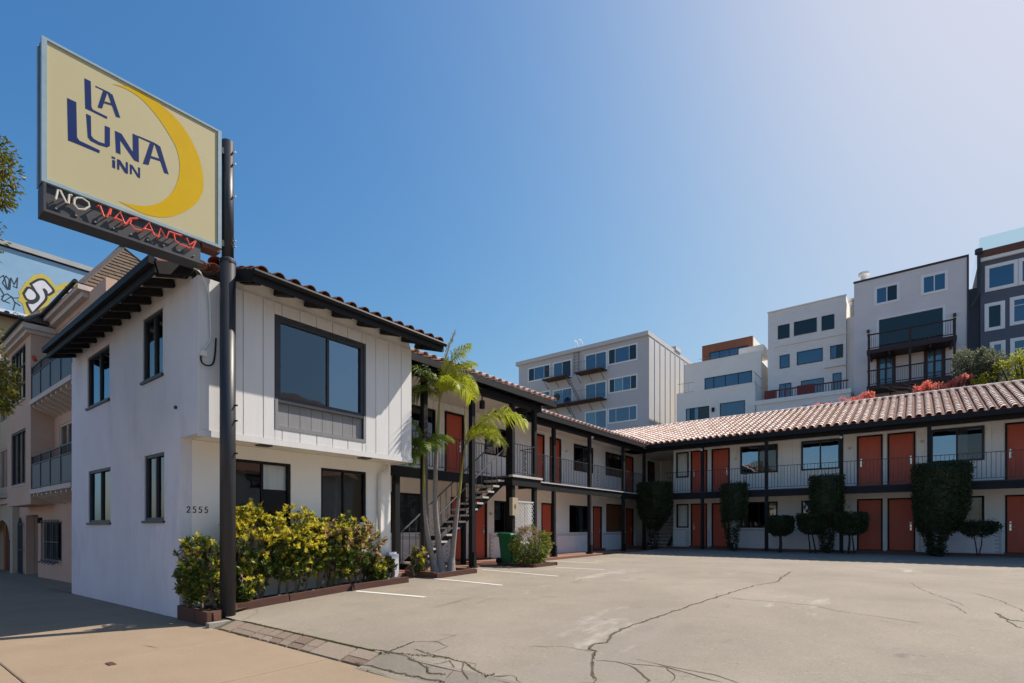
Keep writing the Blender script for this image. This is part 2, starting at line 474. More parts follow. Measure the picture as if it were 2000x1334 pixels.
def bricks(parent, T, a0, a1, z0, z1, holes, axis, out, limit=0):
    L, H = .21, .073
    pieces_ = []
    rows = int((z1 - z0) / H)
    for r in range(rows):
        z = z0 + r * H
        a = a0 - (L / 2 if r % 2 else 0)
        while a < a1:
            c0, c1 = max(a, a0) + .005, min(a + L, a1) - .005
            if c1 - c0 > .04 and not any(h[0] < c1 and h[1] > c0 and h[2] < z + H and h[3] > z for h in holes):
                p = T((c0 + c1) / 2, .0, z + H / 2)
                sc_ = (c1 - c0) / .2
                M = Matrix.Translation(p) @ Matrix.Diagonal((sc_ if axis == 'y' else 1, 1 if axis == 'y' else sc_, 1, 1))
                if axis == 'x': M = Matrix.Translation(p) @ Matrix.Diagonal((1, sc_, 1, 1))
                pieces_.append(M)
            a += L
    return pieces_

def tile_mesh(name, m, L=.43, r0=.085, r1=.105, n=6):
    """one barrel cover tile: a tapered half pipe with thickness; +Y is up the slope, z up"""
    b = MB(); th = .014
    rings = []
    for (y, r) in ((0, r1), (L, r0)):
        for rr in (r, r - th):
            rings.append([b.v.append((rr * math.cos(math.pi * k / n), y, rr * math.sin(math.pi * k / n) * .85)) or len(b.v) - 1 for k in range(n + 1)])
    o0, i0, o1, i1 = rings
    for k in range(n):
        b.f.append((o0[k], o0[k + 1], o1[k + 1], o1[k])); b.f.append((i0[k + 1], i0[k], i1[k], i1[k + 1]))
        b.f.append((i0[k], i0[k + 1], o0[k + 1], o0[k]))
    return b.data(name, m, False)

def tile_rows(edge, along, up, n_cols, pitch, n_rows, slope, keep=None, jitter=1.0):
    """matrices for cover tiles: edge origin, along = eave direction, up = horizontal uphill direction"""
    along, up = Vector(along), Vector(up)
    us = (up + Vector((0, 0, slope))).normalized()
    nrm = along.cross(us).normalized()
    if nrm.z < 0: nrm = -nrm
    ex = .36
    out = []
    for c in range(n_cols):
        for r in range(n_rows):
            p = Vector(edge) + along * (pitch * (c + .5)) + us * (ex * r - .04) + nrm * (.012 + .004 * rnd.random())
            if keep and not keep(p): continue
            j = (rnd.random() - .5) * .035 * jitter
            y = (us + along * j).normalized(); x = y.cross(nrm).normalized(); z = x.cross(y)
            x = x * (-1 if x.dot(along) < 0 else 1); 
            M = Matrix((x, y, x.cross(y))).transposed().to_4x4()
            # lay each tile slightly tipped so it laps the one below
            M = Matrix.Translation(p + nrm * .020) @ M @ Matrix.Rotation(math.radians(-3.2), 4, 'X')
            out.append(M)
    return out

# ------------------------------------------------------------------ ground
def lot_z(y):
    pts = [(3.98, .10), (5, .18), (7, .30), (10, .40), (13, .42), (23, .47), (26, .55), (60, .6)]
    if y <= pts[0][0]: return pts[0][1]
    for (a, b), (c, d) in zip(pts[:-1], pts[1:]):
        if y <= c: return b + (d - b) * (y - a) / (c - a)
    return pts[-1][1]
def walk_z(x): return .0 if x > -10.2 else max(-.6, .0125 * (x + 10.2))

def hill_z(x, y):
    base = -.25 if x > -20 else -.25 + max(-.4, .0125 * (x + 20))
    if y > 33.6:
        t = min(1, (y - 33.6) / 3.0); h = 7.6 * t
        if y > 36.6: h += min(2.2, (y - 36.6) * .28)
        k = min(1, max(0, (x + 42) / 6))
        return base + (h + .4) * k
    return base
g = MB()
xs = [-900, -400, -150, -80, -60, -50, -46, -42, -39, -36] + [-33 + 3 * i for i in range(17)] + [20, 24, 30, 60, 150, 400, 900]
ys = [-900, -300, -100, -40, -20, -14.2, -3.2, 2, 8, 16, 24, 30, 33.6, 34.35, 35.1, 35.85, 36.6, 39, 42, 45, 50, 60, 90, 200, 500, 900]
def gz(x, y):
    if -14.2 <= y <= -3.2: return -.30 + (0 if x > -20 else max(-.4, .0125 * (x + 20)))
    return hill_z(x, y)
for y in ys:
    for x in xs: g.v.append((x, y, gz(x, y)))
nx = len(xs)
for j in range(len(ys) - 1):
    for i in range(nx - 1):
        g.f.append((j * nx + i, j * nx + i + 1, (j + 1) * nx + i + 1, (j + 1) * nx + i))
tag(g.build("ground", GROUND), kind="structure")

# street beyond the pavement's edge
def strip_mesh(x0, x1, y0, y1, zf, nx_, ny_):
    b = MB()
    for j in range(ny_ + 1):
        for i in range(nx_ + 1):
            x, y = x0 + (x1 - x0) * i / nx_, y0 + (y1 - y0) * j / ny_
            b.v.append((x, y, zf(x, y)))
    for j in range(ny_):
        for i in range(nx_):
            a = j * (nx_ + 1) + i; b.f.append((a, a + 1, a + nx_ + 2, a + nx_ + 1))
    return b
tag(strip_mesh(-90, 90, -14, -2.75, lambda x, y: walk_z(x) - .15, 60, 2).build("road", ROAD), kind="structure")
b = MB()
for i in range(60):
    x0, x1 = -90 + 3 * i, -87 + 3 * i
    z0, z1 = walk_z(x0), walk_z(x1)
    b.poly([(x0, -2.75, z0 - .16), (x1, -2.75, z1 - .16), (x1, -2.75, z1 + .0), (x0, -2.75, z0 + .0)])
    b.poly([(x0, -2.75, z0), (x1, -2.75, z1), (x1, -2.60, z1), (x0, -2.60, z0)])
tag(b.build("kerb", WALK), kind="structure")

# pavement: poured slabs with joints
walk = strip_mesh(-90, 90, -2.6, 3.69, lambda x, y: walk_z(x) - .03, 120, 2).build("pavement", CRACK)
tag(walk, kind="structure")
sl_y = [-2.59, -.9, 1.18, 3.685]
sl_x = [-40 + 2.02 * i for i in range(33)]
for j in range(3):
    for i in range(len(sl_x) - 1):
        x0, x1 = sl_x[i] + .009 + .011 * (j % 2), sl_x[i + 1] - .009 + .011 * (j % 2); y0, y1 = sl_y[j] + .009, sl_y[j + 1] - .006
        m_ = MB(); dz = rnd.uniform(-.0025, .0025); e = .012
        za, zb = walk_z(x0) + dz, walk_z(x1) + dz
        lo = [(x0, y0, za - .05), (x1, y0, zb - .05), (x1, y1, zb - .05), (x0, y1, za - .05)]
        md = [(x0, y0, za - .006), (x1, y0, zb - .006), (x1, y1, zb - .006), (x0, y1, za - .006)]
        hi = [(x0 + e, y0 + e, za), (x1 - e, y0 + e, zb), (x1 - e, y1 - e, zb), (x0 + e, y1 - e, za)]
        m_.v = lo + md + hi
        for k in range(4):
            m_.f.append((k, (k + 1) % 4, (k + 1) % 4 + 4, k + 4)); m_.f.append((k + 4, (k + 1) % 4 + 4, (k + 1) % 4 + 8, k + 8))
        m_.f.append((8, 9, 10, 11))
        m_.build("slab", WALK, walk)
# pavement in front of the neighbouring houses' set-back doors
b = strip_mesh(-40, -17.45, 3.69, 5.2, lambda x, y: walk_z(x) - .002, 20, 1)
tag(b.build("forecourt", WALK), kind="structure")

# the lot
LX0, LX1 = -10.26, 14
b = MB(); Y_ = [3.98, 4.3, 4.65, 5, 5.5, 6, 6.5, 7, 8, 9, 10, 11, 12, 13, 15, 17, 19, 21, 23, 24.5, 26, 27.2]
X_ = [LX0 + (LX1 - LX0) * i / 30 for i in range(31)]
for y in Y_:
    for x in X_: b.v.append((x, y, lot_z(y) + .006 * math.sin(x * 1.3 + y * .7) * (1 if y > 4.2 else 0)))
for j in range(len(Y_) - 1):
    for i in range(30):
        a = j * 31 + i; b.f.append((a, a + 1, a + 32, a + 31))
for i in range(30):   # outer lip of the lot along the apron
    a = i
    b.f.append((a + 1, a, len(b.v), len(b.v) + 1)); b.v += [(X_[i], 3.98, -.06), (X_[i + 1], 3.98, -.06)]
lot = tag(b.build("parking_lot", ASPHALT, smooth=False), kind="structure")
def gz_lot(x, y): return lot_z(y) + .006 * math.sin(x * 1.3 + y * .7) * (1 if y > 4.2 else 0)
b = MB(); b.poly([(14, 2, .12), (30, 2, .12), (30, 34, .6), (14, 34, .6)]); tag(b.build("neighbour_yard", ASPHALT), kind="structure")

# ramped apron between pavement and lot: stone pieces, then broken asphalt
apron = strip_mesh(-9.3, 14, 3.69, 3.98, lambda x, y: -.012 + (y - 3.69) / .29 * .095, 24, 1).build("driveway_apron", CRACK)
tag(apron, kind="structure")
x = -8.72
wid = [.36, .62, .30, .22, .26, .24, .30, .27, .66, .44]
for k, wd in enumerate(wid):
    for r_, (ya, yb) in enumerate(((3.70, 3.80), (3.808, 3.97)) if k not in (0, 8) else ((3.70, 3.97),)):
        m_ = MB(); x0, x1 = x + .008, x + wd - .008
        if r_ == 0 and len(wid) and k not in (0, 8): x0 += .04; x1 += .03
        zf = lambda y: .004 + (y - 3.69) / .29 * .095 + dz
        dz = rnd.uniform(0, .006)
        lo = [(x0, ya, -.03), (x1, ya, -.03), (x1, yb, .05), (x0, yb, .05)]
        hi = [(x0 + .01, ya + .01, zf(ya)), (x1 - .01, ya + .01, zf(ya)), (x1 - .01, yb - .008, zf(yb)), (x0 + .01, yb - .008, zf(yb))]
        m_.v = lo + hi
        for q in range(4): m_.f.append((q, (q + 1) % 4, (q + 1) % 4 + 4, q + 4))
        m_.f.append((4, 5, 6, 7))
        m_.build("paving_stone", PAVER, apron)
    x += wd
APX = x
# worn asphalt tongue that continues the ramp, broken into plates by cracks
b = strip_mesh(APX + .02, 14, 3.60, 4.02, lambda x, y: .004 + max(0, (y - 3.66)) / .36 * .104 + .004 * math.sin(x * 5), 60, 4)
tag(b.build("apron_patch", ASPHALT), kind="structure")

def ribbon(name, pts, wd, m, zf, lift=.004, rough_=.35, sub=5):
    """an uneven strip lying on the ground: a crack, a moss seam"""
    P_ = [Vector((p[0], p[1], 0)) for p in pts]; fine = []
    for a, c in zip(P_[:-1], P_[1:]):
        n_ = max(2, int((c - a).length / .12) + 1)
        for k in range(n_):
            q = a.lerp(c, k / n_); L_ = (c - a).length
            fine.append(q + Vector((rnd.uniform(-1, 1), rnd.uniform(-1, 1), 0)) * min(.03, L_ * .06))
    fine.append(P_[-1])
    b = MB(); prev = None
    for k, p in enumerate(fine):
        d = (fine[min(k + 1, len(fine) - 1)] - fine[max(0, k - 1)]); d = d.normalized() if d.length else Vector((1, 0, 0))
        s_ = Vector((-d.y, d.x, 0)); ww = wd * rnd.uniform(1 - rough_ * 1.6, 1 + rough_ * 1.4) / 2
        if k == 0 or k == len(fine) - 1: ww *= .2
        i = len(b.v)
        for q in (p + s_ * ww, p - s_ * ww): b.v.append((q.x, q.y, zf(q.x, q.y) + lift))
        if prev is not None: b.f.append((prev, prev + 1, i + 1, i))
        prev = i
    o = b.build(name, m); tag(o, kind="structure")
    return o
def ap_z(x, y):
    if y < 3.6: return walk_z(x)
    if y < 4.02 and x > APX: return .004 + max(0, (y - 3.66)) / .36 * .104 + .004 * math.sin(x * 5)
    if y < 3.98: return .004 + (y - 3.69) / .29 * .095 + .006
    return gz_lot(x, y)
CRACKS = [([(-2.4,4.38),(-2.74,4.95),(-2.87,5.27),(-2.98,5.3),(-3.03,5.52),(-2.93,5.65),(-3.03,5.93),(-3.05,6.3),(-2.95,7.16),(-2.88,7.99),(-2.71,9.87),(-2.62,11.56),(-2.38,12.56),(-2.51,13.56),(-2.59,15.32)],0.031),([(-2.9,5.25),(-3.3,5.26),(-3.67,5.05)],0.0108),([(-2.7,4.97),(-2.43,5.03),(-2.25,4.94),(-1.98,4.68),(-1.99,4.62)],0.018),([(-2.43,5.03),(-1.99,5.1),(-1.71,5.03),(-1.4,4.96)],0.012),([(-2.4,4.38),(-2.53,4.3)],0.012),([(-1.99,5.1),(-1.82,4.93),(-1.8,4.73)],0.009),([(-5.06,4.52),(-5.01,4.06),(-5.32,4.01)],0.018),([(-5.06,4.52),(-4.82,4.65),(-4.53,4.58),(-4.5,4.29)],0.009),([(-5.06,4.87),(-4.78,5.02),(-4.85,4.63)],0.0072),([(-5.01,4.06),(-4.59,4.02),(-4.19,3.92),(-4.12,3.85),(-3.87,3.88)],0.018),([(-4.79,4.29),(-4.4,4.24),(-3.95,4.24),(-3.7,4.12),(-3.41,3.99),(-3.39,4.09)],0.018),([(-4.19,3.92),(-4.1,4.19),(-3.85,3.97),(-3.81,3.81)],0.012),([(-3.95,4.24),(-3.76,4.0),(-3.55,3.88)],0.012),([(-3.7,4.12),(-3.78,4.25),(-3.95,4.24)],0.009),([(-3.41,3.99),(-3.22,4.17),(-2.99,4.03)],0.012),([(-5.19,3.72),(-4.57,3.71),(-4.14,3.74),(-3.76,3.76)],0.018),([(-2.65,15.29),(-2.57,15.53)],0.012),([(-0.08,13.98),(0.08,12.57),(0.62,10.44)],0.009),([(0.84,12.4),(1.07,11.63),(1.21,10.3)],0.012),([(0.88,9.92),(0.96,9.39),(1.1,9.37)],0.0279),([(0.93,9.38),(0.98,8.93),(1.04,8.87)],0.018),([(0.33,10.67),(0.49,10.29),(0.57,9.64)],0.009),([(-8.6,3.97),(-8.83,4.34),(-9.27,4.61),(-9.46,4.38)],0.0072),([(-5.74,7.42),(-6.13,7.32),(-5.97,6.72)],0.0072),([(-8.33,2.56),(-7.92,2.61)],0.012)]
for pts, wd in CRACKS:
    ribbon("crack", pts, wd, CRACK, ap_z, .003)
HAIR = mat("hairline_crack", (.175, .148, .118), (.225, .193, .152), rough=1.0, scale=6)
rc = random.Random(5)
hair = MB()
for _ in range(20):      # hairline cracks wandering over the old surface
    x, y = rc.uniform(-8.5, 8), rc.uniform(4.6, 22); a_ = rc.uniform(0, 6.28); prev = None
    for k in range(rc.randint(6, 22)):
        a_ += rc.gauss(0, .5) if k % 3 == 0 else rc.gauss(0, .12); x += .17 * math.cos(a_); y += .17 * math.sin(a_)
        if not (-9.0 < x < 13 and 4.1 < y < 25): break
        w_ = rc.uniform(.003, .010); nx_, ny_ = -math.sin(a_) * w_, math.cos(a_) * w_; i = len(hair.v)
        hair.v += [(x + nx_, y + ny_, gz_lot(x + nx_, y + ny_) + .0035), (x - nx_, y - ny_, gz_lot(x - nx_, y - ny_) + .0035)]
        if prev is not None: hair.f.append((prev, prev + 1, i + 1, i))
        prev = i
tag(hair.build("hairline_cracks", HAIR), kind="stuff")
# moss in the seams: tufts
def moss(pts, n_, spread, zf=None):
    b = MB()
    for _ in range(n_):
        k = rnd.randrange(len(pts) - 1); t = rnd.random()
        x = pts[k][0] * (1 - t) + pts[k + 1][0] * t + rnd.gauss(0, spread); y = pts[k][1] * (1 - t) + pts[k + 1][1] * t + rnd.gauss(0, spread)
        z = zf(x, y) if zf else ap_z(x, y); s_ = rnd.uniform(.004, .011); a = rnd.random() * 6.28
        b.poly([(x - s_ * math.cos(a), y - s_ * math.sin(a), z), (x + s_ * math.cos(a), y + s_ * math.sin(a), z), (x + rnd.uniform(-.5, .5) * s_, y + rnd.uniform(-.5, .5) * s_, z + s_ * rnd.uniform(.4, 1.1))])
        b.poly([(x - s_ * math.sin(a), y + s_ * math.cos(a), z), (x + s_ * math.sin(a), y - s_ * math.cos(a), z), (x, y, z + s_ * rnd.uniform(.4, 1.0))])
    o = b.build("moss", MOSS); tag(o, kind="stuff")
moss([(-8.5, 3.985), (-5.2, 3.99)], 3200, .010)
moss([(-8.8, 3.67), (-4.5, 3.63)], 500, .010)
moss([(-5.1, 3.99), (-4.2, 4.25)], 350, .02)
for ci, n_ in [(0,500),(6,200),(9,160),(10,220),(15,200),(19,60)]:
    moss(CRACKS[ci][0], n_, .008)
moss([(-17.0, 3.675), (-10.3, 3.675)], 900, .006, lambda x, y: walk_z(x) - .004)
# painted bay lines
for (ax, ay, bx, by) in [(-9.22, 6.62, -7.26, 6.74), (-9.5, 8.8, -7.0, 8.72), (-9.6, 11.06, -6.93, 10.82), (-8.43, 13.0, -6.85, 13.05), (-10.0, 15.3, -8.2, 15.2), (3.6, 12.5, 6.0, 12.0)]:
    b = MB(); n_ = 14; p = None
    for k in range(n_ + 1):
        t = k / n_; x, y = ax + (bx - ax) * t, ay + (by - ay) * t
        i = len(b.v); b.v += [(x, y - .045, gz_lot(x, y - .045) + .006), (x, y + .045, gz_lot(x, y + .045) + .006)]
        if p is not None: b.f.append((p, i, i + 1, p + 1))
        p = i
    tag(b.build("parking_line", LINE), kind="structure")
# little iron cover in the pavement
b = MB(); b.box(-7.52, -7.36, 1.93, 2.0, .001, .012)
for k in range(4): b.box(-7.505 + .037 * k, -7.485 + .037 * k, 1.94, 1.99, .012, .017)
tag(b.build("drain_cover", SILL), "small rusty drain cover set in the tan pavement below the sign", "drain cover")

# ------------------------------------------------------------------ the office block
OFF = thing("motel_office", (-13, 6, 0), "white two storey motel office with overhanging upper floor, beside the pavement", "building")
TFs = TF('y', 3.69, -1)          # street side, looks to -Y
TFl = TF('x', -10.23, 1)         # lower court side, looks to +X
TFu = TF('x', -9.45, 1)          # overhanging upper court side
WT = 5.80
st_holes = [(-12.02, -10.99, 4.44, 5.67), (-15.70, -14.06, 4.44, 5.65), (-11.93, -10.92, 1.73, 2.99), (-15.62, -13.99, 1.71, 2.93)]
b = MB()
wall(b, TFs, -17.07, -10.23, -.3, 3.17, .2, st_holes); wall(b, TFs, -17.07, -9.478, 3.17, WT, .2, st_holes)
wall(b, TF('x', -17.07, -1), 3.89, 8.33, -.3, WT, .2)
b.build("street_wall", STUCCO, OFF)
lo_holes = [(4.62, 5.76, 1.62, 2.91), (6.45, 7.63, 1.72, 2.90)]
b = MB(); wall(b, TFl, 3.892, 8.35, -.1, 3.168, .2, lo_holes); wall(b, TF('y', 8.35, 1), -17, -10.43, 0, WT, .15)
b.build("court_wall", STUCCO_CREAM, OFF)
up_holes = [(5.06, 6.98, 3.50, 5.52)]
b = MB(); wall(b, TF('x', -9.475, 1), 3.89, 8.33, 3.2, WT, .15, up_holes)
wall(b, TF('y', 8.33, 1), -12.3, -9.475, 3.2, WT, .12)
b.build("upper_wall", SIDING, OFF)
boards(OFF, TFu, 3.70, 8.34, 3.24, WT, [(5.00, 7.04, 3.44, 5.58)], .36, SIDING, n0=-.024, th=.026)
b = MB()       # soffit under the overhang, and its white edge board
b.box(-10.23, -9.48, 3.892, 8.33, 3.172, 3.20)
b.build("overhang_soffit", SOFFIT, OFF)
b = MB(); b.box(-9.48, -9.435, 3.685, 8.36, 3.13, 3.235); b.box(-10.2, -9.48, 8.335, 8.37, 3.13, 3.235); b.build("edge_board", SIDING, OFF)
b = MB()
for y in (5.0, 7.3):
    b = MB(); b.box(-9.95, -9.75, y - .12, y + .12, 3.145, 3.17); b.build("soffit_vent", TRIM_GREY, OFF)
b = MB(); b.box(-9.49, -9.44, 3.68, 3.73, 3.20, WT); b.build("corner_trim", SIDING, OFF)
# floors and dim inner walls
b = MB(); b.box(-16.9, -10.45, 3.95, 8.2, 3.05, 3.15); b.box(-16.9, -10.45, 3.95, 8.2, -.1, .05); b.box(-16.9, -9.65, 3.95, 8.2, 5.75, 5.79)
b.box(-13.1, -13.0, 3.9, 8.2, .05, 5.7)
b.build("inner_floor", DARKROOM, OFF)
# windows
window(OFF, TFs, -12.02, -10.99, 4.44, 5.67, mull=(.5,), n=-.05, sill=TRIM_GREY, fw=.055, cur=[(0.02, .45, 1, CURTAIN_G)])
window(OFF, TFs, -15.70, -14.06, 4.44, 5.65, mull=(.5,), n=-.05, sill=TRIM_GREY, fw=.055, panes=[GLASS_SKY, GLASS_SKY])
window(OFF, TFs, -11.93, -10.92, 1.73, 2.99, mull=(.5,), n=-.05, sill=TRIM_GREY, fw=.055)
window(OFF, TFs, -15.62, -13.99, 1.71, 2.93, mull=(.5,), n=-.05, sill=TRIM_GREY, fw=.055, panes=[GLASS_SKY, GLASS])
window(OFF, TFu, 5.06, 6.98, 4.00, 5.52, mull=(.56,), n=-.04, fw=.06, surround=.055, panes=[GLASS_LOW, GLASS_MID])
# recessed grey panel boards below the big window
b = MB(); lbox(b, TFu, 5.06, 6.98, -.10, -.07, 3.50, 3.995); pb = b.build("lower_panel", PANEL_GREY, OFF)
pm = MB(); pm.box(-.005, .005, -.115, .115, -.235, .235); pmm = pm.data("panel_board", PANEL_GREY)
for k in range(8):
    link(bpy.data.objects.new("panel_board", pmm), pb, Matrix.Translation(TFu(5.18 + .24 * k, -.064, 3.752)))
b = MB(); lbox(b, TFu, 5.005, 5.06, -.09, .012, 3.44, 3.998); lbox(b, TFu, 6.98, 7.035, -.09, .012, 3.44, 3.998); lbox(b, TFu, 5.06, 6.98, -.09, .012, 3.44, 3.498)
b.build("panel_frame", PANEL_GREY, OFF)
window(OFF, TFl, 4.62, 5.76, 1.62, 2.91, frame=TRIM, mull=(.49,), n=-.05, fw=.05, panes=[GLASS, GLASS_CLEAR], cur=[(.52, .97, .42, CURTAIN)])
window(OFF, TFl, 6.45, 7.63, 1.72, 2.90, frame=TRIM, mull=(.5,), n=-.05, fw=.05, sill=SIDING, cur=[(.36, .45, 1, CURTAIN_G)])
# roof: street slope and court slope, notched at the corner for the sign
EZ, SL = 5.92, .30
b = MB()
def rz(d): return EZ + SL * d
S0, X0 = 3.20, -8.85
b.poly([(-16.88, S0, EZ), (-9.80, S0, EZ), (-9.80, S0 + .95, rz(.95)), (-11.6, 5.95, rz(2.75)), (-16.88, 5.95, rz(2.75))])
b.poly([(X0, 4.30, EZ), (X0, 8.75, EZ), (-11.6, 8.75, rz(2.75)), (-11.6, 5.95, rz(2.75)), (-9.80, 4.15, rz(.95)), (-9.80, 4.30, rz(.95))])
b.poly([(-16.88, 5.95, rz(2.75)), (-11.6, 5.95, rz(2.75)), (-11.6, 8.75, rz(2.75)), (-16.88, 8.75, rz(1.9))])
# undersides (open eaves), 4 cm lower
for P_ in ([(-16.88, S0, EZ), (-9.80, S0, EZ), (-9.80, 3.70, rz(.5)), (-16.88, 3.70, rz(.5))], [(X0, 4.30, EZ), (X0, 8.75, EZ), (-9.46, 8.75, rz(.61)), (-9.46, 4.30, rz(.61))]):
    b.poly([(p[0], p[1], p[2] - .045) for p in P_])
roof = b.build("roof_deck", SOFFIT, OFF)
b = MB()
b.poly([(-16.88, S0 - .02, EZ + .012), (-9.79, S0 - .02, EZ + .012), (-9.79, S0 + .95, rz(.95) + .012), (-11.6, 5.95, rz(2.75) + .012), (-16.88, 5.95, rz(2.75) + .012)])
b.poly([(X0 + .02, 4.29, EZ + .012), (X0 + .02, 8.77, EZ + .012), (-11.6, 8.77, rz(2.75) + .012), (-11.6, 5.95, rz(2.75) + .012), (-9.79, 4.15, rz(.95) + .012), (-9.79, 4.29, rz(.95) + .012)])
b.build("roof_bed", TILE_BED, OFF)
b = MB()
b.box(-16.9, -9.78, S0 - .03, S0 + .01, EZ - .17, EZ + .02)                     # street fascia
b.box(X0 - .01, X0 + .03, 4.28, 8.78, EZ - .17, EZ + .02)                        # court fascia
b.bar((-9.79, S0, EZ - .08), (-9.79, S0 + .55, rz(.55) - .08), .04, .2)
b.bar((X0, 4.29, EZ - .08), (-9.44, 4.29, rz(.6) - .08), .04, .2)
b.bar((X0, 8.77, EZ - .08), (-9.8, 8.77, rz(.95) - .08), .04, .2)
b.build("fascia", TRIM, OFF)
b = MB()   # gutters
b.box(-16.9, -9.78, S0 - .12, S0 - .032, EZ - .05, EZ + .075); b.tube([(X0 + .075, 4.28, EZ - .02), (X0 + .075, 8.8, EZ - .02)], .05, 8)
b.build("gutter", TRIM, OFF)
b = MB(); b.box(-17.05, -9.85, 3.70, 3.75, WT + .001, rz(.5) - .05); b.box(-9.53, -9.48, 4.32, 8.3, WT + .001, rz(.62) - .05); b.build("frieze", SIDING, OFF)
for k in range(13):
    x = -16.75 + .57 * k
    b = MB(); b.bar((x, S0 + .02, EZ - .115), (x, 3.69, rz(.47) - .115), .09, .13); b.build("rafter_tail", TRIM, OFF)
for k in range(8):
    y = 4.42 + .61 * k
    b = MB(); b.bar((X0 - .02, y, EZ - .115), (-9.455, y, rz(.6) - .115), .09, .13); b.build("rafter_tail", TRIM, OFF)
TM_RED = tile_mesh("roof_tile", TILE_RED)
TM = tile_mesh("roof_tile", TILE)
ms = tile_rows((-16.85, S0 + .07, EZ + .005), (1, 0, 0), (0, 1, 0), 24, .295, 7, SL, keep=lambda p: p.x < -9.85 and p.y - S0 < (-8.85 - p.x) + .2)
ms += tile_rows((X0 - .0, 4.30, EZ + .02), (0, 1, 0), (-1, 0, 0), 15, .30, 7, SL, keep=lambda p: (X0 - p.x) < (p.y - S0) + .1)
for k in range(6):   # hip tiles from the notch up
    p = Vector((-9.72 - .26 * k, 4.07 + .26 * k, rz(.87 + .26 * k) + .06)); d = Vector((-1, 1, SL)).normalized()
    x = d.cross(Vector((0, 0, 1))).normalized(); z = x.cross(d)
    ms.append(Matrix.Translation(p) @ Matrix((x, d, z)).transposed().to_4x4() @ Matrix.Diagonal((1.25, 1, 1.25, 1)))
for k in range(4):   # tile ends over the notched corner
    d = Vector((-1, .25 * (k - 1.5), .25)).normalized(); x = d.cross(Vector((0, 0, 1))).normalized(); z = x.cross(d)
    ms.append(Matrix.Translation((-9.5, 3.78 + .19 * k, 6.0 + .03 * k)) @ Matrix((x, d, z)).transposed().to_4x4())
pieces("roof_tile", TM_RED, ms, OFF)
# small fittings
b = MB()
b.tube([(-10.12, 8.15, 3.12), (-10.12, 8.15, 2.98), (-10.16, 7.98, 2.86), (-10.17, 7.96, 2.6), (-10.17, 7.96, .55)], .045, 8)
b.build("downpipe", PIPE, OFF, True)
b = MB(); b.tube([(-10.35, 3.69, 3.72), (-10.35, 3.65, 3.72)], .03, 8); b.build("vent_plug", TRIM_GREY, OFF)
# house number 2555
def flat_strokes(name, strokes, T, wd, m, parent, n=.004):
    b = MB()
    for q, s_ in enumerate(strokes):
        for k, (p, r) in enumerate(zip(s_[:-1], s_[1:])):
            nn = n + .0007 * ((k + 3 * q) % 7)
            d = Vector((r[0] - p[0], r[1] - p[1])); L_ = d.length or 1; u = Vector((-d.y, d.x)) / L_ * wd / 2; e = d / L_ * wd * .3
            P4 = [(p[0] - e.x + u.x, p[1] - e.y + u.y), (r[0] + e.x + u.x, r[1] + e.y + u.y), (r[0] + e.x - u.x, r[1] + e.y - u.y), (p[0] - e.x - u.x, p[1] - e.y - u.y)]
            lo = [T(a, 0, z) for a, z in P4]; hi = [T(a, nn, z) for a, z in P4]
            i = len(b.v); b.v += lo + hi; b.f += [(i + 4, i + 5, i + 6, i + 7)] + [(i + k2, i + (k2 + 1) % 4, i + (k2 + 1) % 4 + 4, i + k2 + 4) for k2 in range(4)]
    return b.build(name, m, parent)
dig = {'2': [[(0, .75), (.15, .98), (.45, 1), (.6, .78), (.45, .5), (0, .02), (.65, .05)]],
       '5': [[(.62, 1), (.12, .97), (.06, .6), (.4, .62), (.6, .42), (.52, .1), (.25, 0), (0, .1)]]}
y0 = 3.81
for ch in "2555":
    flat_strokes("house_number", [[(y0 + p[0] * .078, 1.865 + p[1] * .105) for p in s_] for s_ in dig[ch]], TFl, .014, TRIM, OFF)
    y0 += .098

# ------------------------------------------------------------------ the court-side wing
SW = thing("motel_wing", (-12, 17, .4), "white motel wing with outside stair and stepped tile eaves, left of the lot", "building", "motel wings round the lot")
T4 = TF('x', -12.4, 1)
doors_lo = [(12.66, 13.40, 1), (13.85, 14.55, 1), (18.05, 18.90, -1), (22.44, 23.36, 1), (26.05, 27.04, 1)]
doors_up = [(12.40, 13.32, 1), (17.42, 18.28, 1), (18.70, 19.58, 1), (26.05, 27.04, 1)]
win_lo = [(9.4, 11.6, 1.44, 2.66), (14.96, 16.25, 1.40, 2.60), (20.28, 22.06, 1.35, 2.61)]
win_up = [(9.6, 11.95, 4.35, 5.42), (14.45, 15.95, 4.27, 5.30), (20.69, 22.46, 4.21, 5.44), (23.78, 25.64, 4.24, 5.42)]
board = (23.84, 25.64, 1.33, 2.80)
dz0, dz1 = .47, 2.63
uz0, uz1 = 3.34, 5.48
h_lo = [(a, c, dz0, dz1) for a, c, _ in doors_lo] + win_lo + [board]
h_up = [(a, c, uz0, uz1) for a, c, _ in doors_up] + win_up + [(29.05, 30.0, uz0, uz1)]
b = MB(); wall(b, T4, 8.5, 31, .2, 3.27, .18, h_lo); b.build("lower_wall", STUCCO_CREAM, SW)
b = MB(); wall(b, TF('x', -12.425, 1), 8.5, 31, 3.27, 5.85, .15, h_up); b.build("upper_wall", SIDING_LIFT, SW)
boards(SW, T4, 8.5, 28.9, 3.29, 5.72, [(h[0] - .02, h[1] + .02, h[2], h[3] + .02) for h in h_up], .42, SIDING_LIFT, n0=-.024, th=.026)
b = MB(); b.box(-17.2, -17.05, 8.5, 31, .2, 5.85); b.box(-17.05, -12.6, 8.6, 31, 3.1, 3.2); b.box(-17.05, -12.6, 8.6, 31, .1, .3); b.box(-14.6, -14.5, 8.6, 31, .3, 5.8)
for y in (12.1, 16.8, 19.9, 23.0): b.box(-14.5, -12.6, y, y + .06, .3, 5.8)
b.build("inner_wall", DARKROOM, SW)
